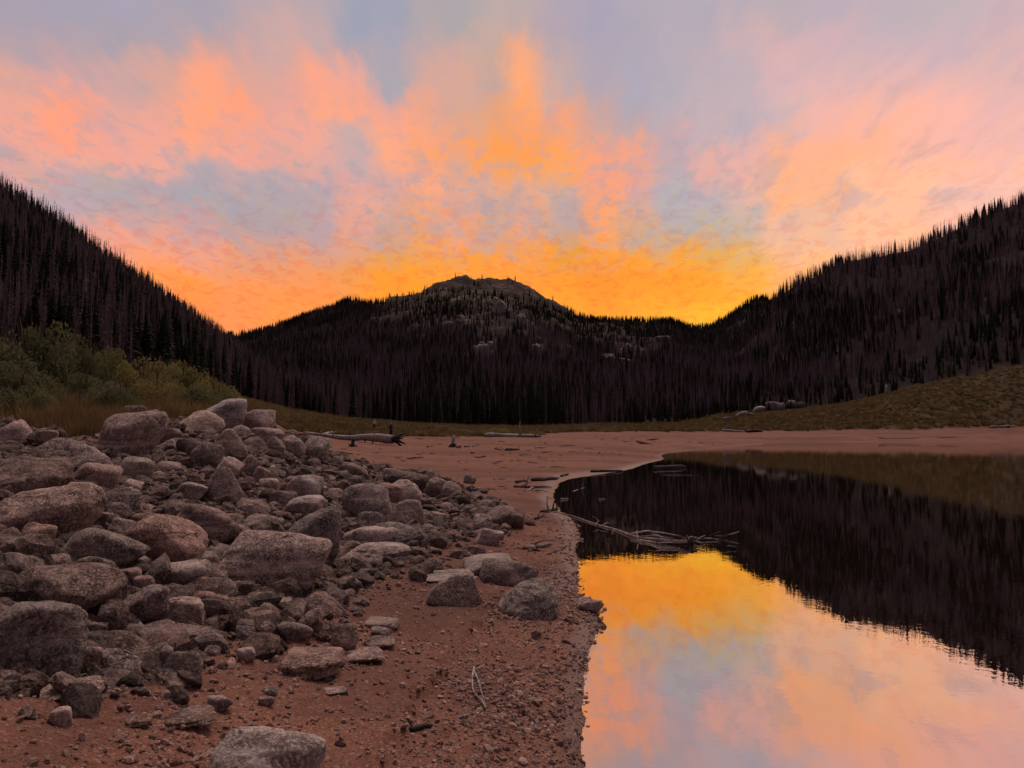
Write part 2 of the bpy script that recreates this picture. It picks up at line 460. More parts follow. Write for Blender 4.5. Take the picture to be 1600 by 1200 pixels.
def mat_simple(name, a, b, scale=8, rough=.85, bump=.3, stretch=(1, 1, 1), rnd=.2, dist=.02, spec=.25):
    t = NT(name)
    p = t.vmath('MULTIPLY', t.obj(), stretch)
    n = t.noise(p, scale, 5, .65)
    c = t.mix(t.rng(n, .35, .65), a, b)
    hsv = t.N.new('ShaderNodeHueSaturation'); t.L.new(c, hsv.inputs['Color'])
    t.L.new(t.math('MULTIPLY_ADD', t.rand(), rnd * 2, 1 - rnd), hsv.inputs['Value'])
    return t.principled(hsv.outputs[0], rough, spec, t.bump(n, bump, dist))


def mat_leaf(name, a, b, scale=1.2, rnd=.25, transl=.25):
    t = NT(name)
    n = t.noise(t.pos(), scale, 4, .6)
    c = t.mix(t.rng(n, .38, .62), a, b)
    hsv = t.N.new('ShaderNodeHueSaturation'); t.L.new(c, hsv.inputs['Color'])
    t.L.new(t.math('MULTIPLY_ADD', t.rand(), rnd * 2, 1 - rnd), hsv.inputs['Value'])
    d = t.N.new('ShaderNodeBsdfDiffuse'); t.L.new(hsv.outputs[0], d.inputs[0])
    tr = t.N.new('ShaderNodeBsdfTranslucent'); t.L.new(hsv.outputs[0], tr.inputs[0])
    m = t.N.new('ShaderNodeMixShader'); m.inputs[0].default_value = transl
    t.L.new(d.outputs[0], m.inputs[1]); t.L.new(tr.outputs[0], m.inputs[2]); t.L.new(m.outputs[0], t.out.inputs[0])
    return t.m


def mat_water():
    t = NT('lake_water')
    p = t.pos()
    h = t.math('ADD', t.noise(t.vmath('MULTIPLY', p, (1, .6, 1)), 3.2, 3, .5), t.math('MULTIPLY', t.noise(p, 14, 2, .5), .25))
    nb = t.bump(h, .045, .02)
    g = t.N.new('ShaderNodeBsdfGlossy'); g.inputs['Color'].default_value = (.94, .90, .87, 1); g.inputs['Roughness'].default_value = .012
    d = t.N.new('ShaderNodeBsdfDiffuse'); d.inputs['Color'].default_value = (.016, .008, .006, 1)
    t.L.new(nb, g.inputs['Normal'])
    f = t.N.new('ShaderNodeFresnel'); f.inputs['IOR'].default_value = 1.6
    m = t.N.new('ShaderNodeMixShader')
    t.L.new(t.math('MULTIPLY_ADD', f.outputs[0], .30, .68), m.inputs[0])
    t.L.new(d.outputs[0], m.inputs[1]); t.L.new(g.outputs[0], m.inputs[2]); t.L.new(m.outputs[0], t.out.inputs[0])
    return t.m


M = {
 'ground': mat_ground(), 'water': mat_water(),
 'granite': mat_rock('granite', (0.321, 0.210, 0.173), (0.113, 0.070, 0.058), (0.665, 0.466, 0.385)),
 'purple': mat_rock('purple_granite', (0.278, 0.187, 0.162), (0.097, 0.063, 0.055), (0.593, 0.423, 0.369), .15),
 'red': mat_rock('red_granite', (0.339, 0.199, 0.154), (0.126, 0.071, 0.055), (0.652, 0.423, 0.340), .1),
 'grey': mat_rock('grey_granite', (0.312, 0.218, 0.184), (0.113, 0.076, 0.064), (0.641, 0.471, 0.401), .3),
 'pale': mat_rock('pale_granite', (0.434, 0.293, 0.240), (0.189, 0.121, 0.095), (0.700, 0.553, 0.472), .3),
 'dark': mat_rock('dark_granite', (0.191, 0.123, 0.105), (0.069, 0.044, 0.037), (0.427, 0.287, 0.247), .12),
 'lichen': mat_rock('lichen_granite', (0.365, 0.293, 0.267), (0.120, 0.086, 0.076), (0.700, 0.607, 0.554), .8),
 'cliff': mat_rock('cliff_granite', (.27, .21, .185), (.12, .088, .075), (.42, .35, .32), .3),
 'pebble': mat_rock('pebble_stone', (.40, .205, .145), (.27, .135, .098), (.52, .34, .27), .1, .5),
 'rubble': mat_rock('rubble_stone', (0.190, 0.119, 0.096), (0.071, 0.043, 0.035), (0.341, 0.233, 0.193), .15, .45),  # kept darker than the boulders, gap shade painted into the stone
 'silver': mat_simple('silver_wood', (.40, .355, .34), (.13, .105, .10), 5, .85, .6, (.5, 3, 3)),
 'drift': mat_simple('drift_wood', (.27, .2, .17), (.12, .085, .075), 9, .85, .5, (1, 1, 1)),
 'darkwood': mat_simple('wet_dark_wood', (.045, .032, .03), (.02, .015, .015), 7, .7, .5),
 'snag': mat_simple('dead_bark', (.21, .135, .150), (.115, .074, .082), 3, .95, 0, rnd=.4),
 'bark': mat_simple('live_bark', (.07, .05, .042), (.045, .032, .028), 3, .95, 0, rnd=.25),
 'needle': mat_leaf('spruce_needles', (.026, .030, .020), (.045, .046, .029), .3, .35, .1),
 'willow': mat_leaf('willow_leaves', (.125, .128, .062), (.205, .195, .098), .9, .15, .3),
 'willow2': mat_leaf('yellow_willow_leaves', (.215, .19, .078), (.27, .225, .09), .9, .15, .3),
 'stem': mat_simple('shrub_stem', (.1, .07, .05), (.06, .04, .03), 5, .9, .2),
 'straw': mat_leaf('dry_grass', (.27, .185, .08), (.20, .12, .055), .7, .3, .3),
 'sedge': mat_leaf('autumn_sedge', (.185, .130, .064), (.125, .088, .044), .25, .35, .3),
 'redgrass': mat_leaf('red_grass', (.185, .115, .055), (.14, .085, .042), .8, .3, .3),
}

# ------------------------------------------------------------------ terrain
CTRL = [  # (x, y of the photograph, height) or (x, y, None, distance): where the ground runs
 (0,1200,.5),(200,1200,.38),(400,1200,.28),(700,1200,.15),(908,1200,0),(-200,1200,.6),
 (0,1080,.62),(300,1080,.42),(600,1080,.22),(912,1100,0),(760,1080,.11),(-200,1080,.75),
 (0,950,.82),(250,930,.62),(500,930,.36),(700,930,.19),(918,1040,0),(840,960,.10),(938,962,0),(932,944,.0),(911,930,0),(905,895,0),(-200,950,.95),
 (0,800,1.05),(250,800,.88),(450,820,.58),(620,850,.32),(760,830,.17),(903,850,0),(899,820,0),(880,800,0),(866,770,0),(830,790,.08),(-200,800,1.2),
 (0,705,1.42),(200,720,1.26),(350,705,1.36),(470,725,1.05),(560,745,.72),(660,770,.36),(-200,705,1.45),
 (370,672,None,19.5),(480,700,None,22),(560,728,None,23.5),(640,745,None,24),
 (500,708,None,34),(600,722,None,38),(700,742,None,29),(780,750,None,24.5),(875,755,0),(895,748,0),(945,740,0),(985,733,0),(1020,722,0),(1036,715,0),(1070,705,0),(1112,701,0),(1150,698,0),(1190,694.5,0),
 (0,655,None,20),(100,645,None,24),(250,645,None,24),(380,640,None,27),(-200,640,None,24),(0,620,None,50),(200,625,None,55),(330,622,None,60),
 (450,686,None,62),(400,632,None,90),(540,690,None,66),(520,672,None,90),(600,664,None,105),(620,693,None,68),(600,687,None,73),(560,688,None,74),(650,686,None,76),(700,700,None,60),(700,681,None,100),(800,700,None,62),(800,681,None,105),(900,689,None,90),(1000,688,None,105),(1060,692,None,112),
 (450,650,None,140),(600,663,None,170),(800,673,None,170),(950,672,None,175),(1000,670,None,190),(0,590,None,95),(150,600,None,100),(300,612,None,110),(-200,580,None,95),
 (1250,691,0),(1400,690.5,0),(1600,690,0),(1850,690.5,0),(1150,690,None,160),(1150,684,None,190),(1150,667,None,235),(1300,673,None,222),(1300,642,None,280),(1600,668,None,256),(1600,620,None,288),(1600,577,None,325),(1450,610,None,305),(1850,660,None,272),(1850,530,None,325),
 (1100,650,None,300),(800,666,None,255),(500,655,None,255),(1300,635,None,380),(1600,572,None,380),(800,664,None,380),(200,575,None,200),(0,560,None,200),
 # lake bed
 (960,1200,-.12),(1100,1200,-.5),(1600,1200,-.8),(960,1050,-.1),(1000,950,-.14),(1600,950,-.8),(1250,950,-.6),(960,870,-.14),(950,800,-.16),(1100,800,-.6),(1600,800,-1),(960,757,-.12),(1200,745,-.8),(1600,745,-1),(1080,718,-.2),(1200,712,-1.2),(1600,712,-1.6),(1400,702,-.9),(1250,702,-.7),(1600,702,-1.0),(1850,704,-1.2),(1600,697.5,-.9),(1400,697,-.9),(1220,697,-.5),(1600,692.5,-.6),(1400,692.5,-.5),(1280,693,-.4),(1850,693,-.7),(2100,1200,-.8),(2100,900,-1),(2100,745,-1),
]


def ctrl_points():
    out = []
    for c in CTRL:
        d = ray(c[0], c[1]); hd = math.hypot(d[0], d[1])
        if c[2] is None: D = c[3]
        elif d[2] < -1e-6: D = (CAMZ - max(c[2], 0)) / (-d[2] / hd)
        else: continue
        z = CAMZ + D * d[2] / hd if c[2] is None else c[2]      # a point of the lake bed lies below the water surface seen there
        out.append((math.atan2(d[0], d[1]), D, z))
    a = np.array(out)
    return a


CPT = ctrl_points()
QS = 2.6
CQ = np.stack([CPT[:, 0] * QS, np.log(CPT[:, 1])], -1)
def _phi(r2): return np.sqrt(r2 + .012)
_K = _phi(((CQ[:, None] - CQ[None]) ** 2).sum(-1))
_n = len(CQ)
_A = np.zeros((_n + 1, _n + 1)); _A[:_n, :_n] = _K; _A[:_n, _n] = 1; _A[_n, :_n] = 1
_A[:_n, :_n] += np.eye(_n) * 1e-5
CW = np.linalg.solve(_A, np.append(CPT[:, 2], 0))


def floor_h(az, r):
    a = np.clip(az, -.85, .95) * QS
    l = np.log(np.clip(r, 1.6, 400))
    out = np.empty(a.size)
    a, l = a.ravel(), l.ravel()
    for i in range(0, a.size, 40000):
        d2 = (a[i:i + 40000, None] - CQ[None, :, 0]) ** 2 + (l[i:i + 40000, None] - CQ[None, :, 1]) ** 2
        out[i:i + 40000] = _phi(d2) @ CW[:-1] + CW[-1]
    out = out.reshape(np.shape(az))
    return out


def prof(tab):
    t = np.array(tab, float)
    d = ray(t[:, 0], t[:, 1]); hd = np.hypot(d[:, 0], d[:, 1])
    az = np.arctan2(d[:, 0], d[:, 1])
    zr = CAMZ + t[:, 2] * d[:, 2] / hd
    return az, t[:, 2], t[:, 3], zr


HILL_L = prof([(-900,60,300,110),(-300,170,310,112),(0,305,330,120),(100,362,335,125),(200,432,340,135),(300,503,350,150),(380,566,360,170),(440,635,370,190),(500,700,380,210),(560,770,380,220)])
HILL_C = prof([(-200,600,950,280),(200,560,950,280),(370,527,950,275),(430,510,950,225),(480,494,950,212),(520,479,950,208),(545,472,950,207),(600,475,950,206),(650,457,950,205),(690,439,950,205),(735,435,950,205),(785,436,950,205),(825,446,950,205),(870,473,950,206),(910,496,960,207),(960,503,970,210),(1000,503,980,222),(1050,503,980,240),(1085,509,980,262),(1112,507,960,290),(1140,490,930,320),(1165,478,900,335),(1195,473,900,345),(1230,462,900,345),(1400,440,900,345),(1800,420,900,345)])
HILL_R = prof([(640,760,500,280),(760,705,500,285),(880,668,505,290),(950,632,520,295),(1050,580,540,305),(1150,540,570,318),(1196,505,580,325),(1208,472,580,327),(1240,446,585,330),(1300,419,590,335),(1450,363,590,340),(1600,320,580,336),(1900,230,560,334),(2400,120,520,330)])


def hill(tab, az, r, fl, power):
    A, DR, DF, ZR = tab
    dr, df, zr = np.interp(az, A, DR), np.interp(az, A, DF), np.interp(az, A, ZR)
    fade = 1 - sstep(1.05, 2.2, np.abs(az))
    zr = zr * fade - 6 * (1 - fade)
    t = (r - df) / (dr - df)
    up = fl + (zr - fl) * np.clip(t, 0, 1) ** power
    z = np.where(t < 0, fl + t * 25, up)
    z = np.where(t > 1, zr - (r - dr) * .30, z)
    return z, t


def smax(a, b, k):
    h = np.clip(.5 + .5 * (a - b) / k, 0, 1)
    return b + (a - b) * h + k * h * (1 - h)


# the little scarp the falling water cut into the gravel
_sc = []
for q in [(842,880,.1),(808,912,.12),(775,940,.13),(748,975,.15),(716,1020,.15),(690,1060,.16),(652,1092,.18),(632,1135,.18),(600,1200,.2),(560,1300,.22)]:
    d = ray(q[0], q[1]); tt = (CAMZ - q[2]) / -d[2]; _sc.append((d[0] * tt, d[1] * tt))
SCARP = np.array(_sc)


def scarp(x, y):
    """height of the upper terrace, left of the scarp, fading away from it"""
    best = np.full(x.shape, 1e9); sgn = np.zeros(x.shape)
    for (ax, ay), (bx, by) in zip(SCARP[:-1], SCARP[1:]):
        ex, ey = bx - ax, by - ay
        t = np.clip(((x - ax) * ex + (y - ay) * ey) / (ex * ex + ey * ey), 0, 1)
        dx, dy = x - ax - t * ex, y - ay - t * ey
        d = np.hypot(dx, dy); cr = ex * dy - ey * dx
        m = d < best
        best = np.where(m, d, best); sgn = np.where(m, np.sign(-cr), sgn)
    return best * sgn       # positive on the left (land) side


PILE = np.array([(-260,1120),(0,1092),(140,1085),(210,1068),(305,1062),(335,1000),(480,992),(530,945),(560,905),(650,880),(735,835),(800,808),(735,765),(650,735),(575,722),(512,694),(470,680),(425,672),(370,650),(300,655),(240,655),(150,690),(100,690),(60,668),(0,660),(-260,650)], float)


def in_poly(px, py, P):
    inside = np.zeros(np.shape(px), bool)
    j = len(P) - 1
    for i in range(len(P)):
        xi, yi, xj, yj = *P[i], *P[j]
        c = ((yi > py) != (yj > py)) & (px < (xj - xi) * (py - yi) / (yj - yi + 1e-12) + xi)
        inside ^= c
        j = i
    return inside


def terrain(x, y, detail=True):
    x, y = np.asarray(x, float), np.asarray(y, float)
    r, az = np.hypot(x, y), np.arctan2(x, y)
    fl = floor_h(az, r)
    back = sstep(1.0, 2.6, np.abs(az))
    fl = fl * (1 - back) + .5 * back
    zl, tl = hill(HILL_L, az, r, fl, 1.08)
    zc, tcn = hill(HILL_C, az, r, fl, 1.22)
    zr, trr = hill(HILL_R, az, r, fl, 1.05)
    hz = np.maximum(np.maximum(zl, zc), zr)
    onhill = sstep(0, 12, hz - fl)
    h = smax(smax(zl, zr, 3.0), smax(zc, fl, 1.0), 1.2)
    far = sstep(40, 200, r)
    # relief of the hills
    mtn = onhill * sstep(250, 700, r)
    h = h + onhill * 2.2 * fbm2(x / 45, y / 45, 3, 4)
    ridge = 1 - np.abs(fbm2(x / 120, y / 170, 21, 4, .55))
    h = h + mtn * (6 * (ridge - .6) + 2.2 * fbm2(x / 28, y / 28, 31, 3))
    px, py = project(x, y, h)
    rocky = mtn * sstep(.18, .62, tcn) * np.exp(-(((px - 765) / 150) ** 4)) + .75 * mtn * np.exp(-(((px - 985) / 55) ** 2 + ((py - 550) / 38) ** 2))
    rocky = np.clip(rocky * (zc > zr), 0, 1)
    kn = fbm2(x / 22, y / 70, 77, 5, .62)
    kn = np.round(kn * 2.5) / 2.5 * .6 + kn * .4
    h = h + rocky * 3.2 * kn
    # bank, beach
    h = h + (1 - onhill) * far * .22 * sstep(.1, 1.6, h) * fbm2(x / 9, y / 9, 41, 3)
    # the stones of the pile lie in a hollow of rubble
    if np.any((r < 34) & (np.abs(az) < .9)):
        near = (r < 34) & (np.abs(az) < .9) & (y > .5)
        qx, qy = project(x, y, h)
        mk = 0
        for ox, oy in ((0, 0), (30, 0), (-30, 0), (0, 16), (0, -16), (20, 12), (-20, -12), (20, -12)):
            mk = mk + in_poly(qx + ox, qy + oy, PILE)
        h = h - near * sstep(.45, 1, mk / 8.0) * (.14 + .006 * r * (r < 20)) * sstep(30, 16, r)
    if detail:
        m1 = np.exp(-r / 60.0) * (h > -.05)
        h = h + .010 * np.exp(-r / 30.0) * (h > -.08) * (fbm2(x / .34, y / .34, 57, 4, .6)) + m1 * sstep(.0, .12, h) * (.03 * fbm2(x / 1.3, y / 1.3, 51, 3) + .012 * fbm2(x / .28, y / .28, 55, 3))
        m2 = (r < 16) * sstep(16, 6, r)
        rel = .006 * fbm2(x / .07, y / .07, 61, 3, .6)
        h = h + m2 * rel * sstep(-.02, .03, h)
        s = scarp(x, y)
        jag = s + .05 * fbm2(x / .16, y / .16, 66, 2)
        fade = sstep(12, 6, r) * (r > 1.5)
        h = h + fade * (.042 * sstep(-.012, .02, jag) * np.exp(-np.maximum(s, 0) / 1.6) )
    return h


def terrain1(x, y):
    return float(terrain(np.array([x]), np.array([y]))[0])


RR = np.exp(np.linspace(math.log(1.7), math.log(1400), 900))


def hit(px, py, full=False):
    """where the line of sight through (px, py) meets the ground"""
    d = ray(px, py); hd = math.hypot(d[0], d[1])
    x, y = RR * d[0] / hd, RR * d[1] / hd
    gap = CAMZ + RR * d[2] / hd - terrain(x, y, False)
    i = np.argmax(gap < 0)
    if gap[i] >= 0: return None
    if i == 0: rr = RR[0]
    else:
        k = gap[i - 1] / (gap[i - 1] - gap[i]); rr = RR[i - 1] + k * (RR[i] - RR[i - 1])
    X, Y = rr * d[0] / hd, rr * d[1] / hd
    return Vector((X, Y, terrain1(X, Y)))


def on_water(px, py, z=0.0):
    d = ray(px, py); t = (CAMZ - z) / -d[2]
    return Vector((d[0] * t, d[1] * t, z))


def build_ground():
    az_in = np.radians(np.linspace(-44, 44, 500))
    az_out = np.radians(np.concatenate([np.linspace(-180, -46, 46), np.linspace(46, 180, 46)[:-1]]))
    az = np.sort(np.concatenate([az_in, az_out]))
    rs = [0.7]
    while rs[-1] < 4000:
        r = rs[-1]
        rs.append(r * (1 + (.0085 if r < 12 else .018 if r < 60 else .016 if r < 1100 else .06)))
    rs = np.array(rs)
    R, A = np.meshgrid(rs, az, indexing='ij')
    x, y = R * np.sin(A), R * np.cos(A)
    z = terrain(x, y)
    nr, na = R.shape
    verts = np.stack([x, y, z], -1).reshape(-1, 3)
    verts = np.vstack([verts, [[0, 0, float(z[0].mean())]]])
    i, j = np.meshgrid(np.arange(nr - 1), np.arange(na), indexing='ij')
    j2 = (j + 1) % na
    f = np.stack([i * na + j, i * na + j2, (i + 1) * na + j2, (i + 1) * na + j], -1).reshape(-1, 4)
    me = np_mesh('ground', verts, f[:, ::-1], M['ground'], True)
    bm = bmesh.new(); bm.from_mesh(me); bm.verts.ensure_lookup_table()
    c = bm.verts[len(verts) - 1]
    for k in range(na):
        fc = bm.faces.new((bm.verts[k], c, bm.verts[(k + 1) % na])); fc.smooth = True
    bm.normal_update(); bm.to_mesh(me); bm.free()
    X, Y, Z = verts[:, 0], verts[:, 1], verts[:, 2]
    r, a = np.hypot(X, Y), np.arctan2(X, Y)
    px, py = project(X, Y, Z)
    w = surface_weights(X, Y, Z)
    for nm, v in w.items():
        at = me.attributes.new(nm, 'FLOAT', 'POINT'); at.data.foreach_set('value', v.astype(np.float32))
    o = link('ground', me)
    tag(o, kind='structure')
    return o


def surface_weights(X, Y, Z):
    r, a = np.hypot(X, Y), np.arctan2(X, Y)
    px, py = project(X, Y, Z)
    fl = floor_h(a, r)
    front = np.abs(a) < .8
    jx, jy = 14 * vnoise2(X * 2.3, Y * 2.3, 5), 10 * vnoise2(X * 2.3, Y * 2.3, 6)
    rub = (in_poly(px + jx, py + jy, PILE) & (r < 32) & front).astype(float)
    # grass: the left bank behind the pile, the far meadow, the right bank
    nz = 1.0 * fbm2(X / 7, Y / 7, 91, 3)
    g1 = sstep(0, 2, r + nz - np.interp(px, [0, 150, 300, 380], [12.5, 13, 16.4, 17.5])) * (px < 395)
    lower = np.interp(px, [-400, 380, 420, 520, 600, 640, 760, 900, 1000, 1100, 1250, 1600, 2200], [660, 668, 668, 679, 684, 681, 682, 675, 673, 674, 672.5, 667, 640])
    g2 = sstep(1.5, -1.5, py + nz * 1.2 - lower) * (r > 48)
    gr = np.maximum(g1 * (px < 430) * (1 - rub), g2) * front
    zl, tl = hill(HILL_L, a, r, fl, 1.08); zc, tcn = hill(HILL_C, a, r, fl, 1.22); zr, trr = hill(HILL_R, a, r, fl, 1.05)
    tm = np.maximum(np.maximum(np.where(zl > fl, tl, -1), np.where(zc > fl, tcn, -1)), np.where(zr > fl, trr, -1))
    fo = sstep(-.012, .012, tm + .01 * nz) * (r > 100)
    gr = np.where(front, gr, (r > 30).astype(float))
    mtn = sstep(250, 700, r)
    rk = mtn * sstep(.15, .6, tcn) * np.exp(-(((px - 765) / 165) ** 4)) + .9 * mtn * np.exp(-(((px - 985) / 60) ** 2 + ((py - 550) / 40) ** 2))
    rk = np.clip(rk * (zc > zr) * (zc > zl), 0, 1)
    rk = np.clip(rk * 1.25 + .30 * fbm2(X / 40, Y / 55, 97, 3) * (rk > .05), 0, 1)
    rk = np.maximum(rk, .25 * sstep(.35, .8, fbm2(X / 38, Y / 38, 99, 3)) * (trr > .15) * (zr > zc))
    return {'rubble': rub, 'grass': np.clip(gr, 0, 1), 'forest': fo, 'rock': rk}


build_ground()

lake_me = np_mesh('lake', [(-12, -30, 0), (520, -30, 0), (520, 330, 0), (-12, 330, 0)], [(0, 1, 2, 3)], M['water'])
tag(link('lake', lake_me), kind='structure')

# ------------------------------------------------------------------ geometry-node scatter for what nobody could count
def scatter(name, pts, rots, scls, idx, protos, mats_label, kind='stuff'):
    col = bpy.data.collections.new(name + '_kinds')
    for i, (me) in enumerate(protos):
        col.objects.link(bpy.data.objects.new('%s_kind_%02d' % (name, i), me))
    me = bpy.data.meshes.new(name)
    pts = np.asarray(pts, np.float32)
    me.vertices.add(len(pts)); me.vertices.foreach_set('co', pts.ravel())
    for nm, ty, v in (('rot', 'FLOAT_VECTOR', rots), ('scl', 'FLOAT_VECTOR', scls)):
        a = me.attributes.new(nm, ty, 'POINT'); a.data.foreach_set('vector', np.asarray(v, np.float32).ravel())
    a = me.attributes.new('pick', 'INT', 'POINT'); a.data.foreach_set('value', np.asarray(idx, np.int32))
    o = link(name, me)
    g = bpy.data.node_groups.new(name, 'GeometryNodeTree')
    g.interface.new_socket('Geometry', in_out='INPUT', socket_type='NodeSocketGeometry')
    g.interface.new_socket('Geometry', in_out='OUTPUT', socket_type='NodeSocketGeometry')
    N, L = g.nodes, g.links
    gi, go = N.new('NodeGroupInput'), N.new('NodeGroupOutput')
    ci = N.new('GeometryNodeCollectionInfo'); ci.inputs[0].default_value = col
    ci.inputs[1].default_value = True; ci.inputs[2].default_value = True
    iop = N.new('GeometryNodeInstanceOnPoints'); iop.inputs['Pick Instance'].default_value = True
    def named(nm, ty):
        n = N.new('GeometryNodeInputNamedAttribute'); n.data_type = ty; n.inputs[0].default_value = nm
        return n.outputs[0]
    e2r = N.new('FunctionNodeEulerToRotation')
    L.new(named('rot', 'FLOAT_VECTOR'), e2r.inputs[0])
    L.new(gi.outputs[0], iop.inputs['Points']); L.new(ci.outputs[0], iop.inputs['Instance'])
    L.new(named('pick', 'INT'), iop.inputs['Instance Index']); L.new(e2r.outputs[0], iop.inputs['Rotation'])
    L.new(named('scl', 'FLOAT_VECTOR'), iop.inputs['Scale']); L.new(iop.outputs[0], go.inputs[0])
    md = o.modifiers.new('scatter', 'NODES'); md.node_group = g
    tag(o, mats_label[0], mats_label[1], kind=kind)
    return o


# ------------------------------------------------------------------ rocks
ICO = {}
def ico(sub):
    if sub not in ICO:
        bm = bmesh.new(); bmesh.ops.create_icosphere(bm, subdivisions=sub, radius=1)
        v = np.array([p.co[:] for p in bm.verts]); f = np.array([[q.index for q in fc.verts] for fc in bm.faces])
        bm.free(); v /= np.linalg.norm(v, axis=1)[:, None]; ICO[sub] = (v, f)
    return ICO[sub]


def rock_shape(seed, sub, kind, skew=0.0, tilt=0.0, rough=1.0):
    """a stone cut by random planes, rounded, weathered by noise; fits the box [-1,1]^3"""
    rg = np.random.default_rng(seed)
    d, f = ico(sub)
    n = {'r': 16, 'd': 14, 'b': 7, 's': 8, 't': 6}[kind]
    p = {'r': 8, 'd': 9, 'b': 10, 's': 12, 't': 11}[kind]
    nrm = rg.normal(size=(n, 3)); nrm /= np.linalg.norm(nrm, axis=1)[:, None]
    off = rg.uniform(.64, .98, n)
    ex = []
    if kind in 'bs':
        th = rg.uniform(-.16, .16, 3)
        q = np.array(Euler(th).to_matrix())
        for a in (0, 1, 2):
            for s in (-1, 1):
                ex.append((q[:, a] * s, rg.uniform(.62, .78)))
    elif kind == 'd':
        ex = [(np.array((0, 0, -1.0)), .8)]
    elif kind == 't':
        for k in range(3):
            a = rg.uniform(0, 1) + k * 2.1
            v = np.array((math.cos(a), math.sin(a), .55)); ex.append((v / np.linalg.norm(v), rg.uniform(.6, .78)))
        ex.append((np.array((0, 0, -1.0)), .5))
    if ex:
        nrm = np.vstack([nrm, [e[0] for e in ex]]); off = np.append(off, [e[1] for e in ex])
    for a in range(3):                       # nothing sticks out beyond its block
        for sg in (-1, 1):
            q = np.zeros(3); q[a] = sg
            nrm = np.vstack([nrm, q]); off = np.append(off, 1.0)
    dt = np.maximum(d @ nrm.T, 0) / off
    r = 1 / (np.sum(dt ** p, 1) ** (1 / p))
    v = d * r[:, None]
    k = v + rg.uniform(-50, 50, 3)
    lo = fbm3(k * 1.6, seed, 3); hi = fbm3(k * 5.5, seed + 9, 4, .6)
    crack = np.abs(fbm3(k * np.array((1.3, 1.3, 2.6)), seed + 20, 3))
    crack = -.05 * np.exp(-(crack / .06) ** 2)
    amp = {'r': .075, 'd': .08, 'b': .06, 's': .06, 't': .06}[kind] * rough
    v = v * (1 + amp * lo + .022 * hi * rough + crack * rough * (sub >= 4))[:, None]
    if skew: v[:, 0] += skew * v[:, 2]
    if tilt:
        c, s = math.cos(tilt), math.sin(tilt)
        v = np.stack([c * v[:, 0] + s * v[:, 2], v[:, 1], -s * v[:, 0] + c * v[:, 2]], -1)
    lo_, hi_ = v.min(0), v.max(0)
    v = (v - (lo_ + hi_) / 2) / ((hi_ - lo_) / 2)
    return v, f


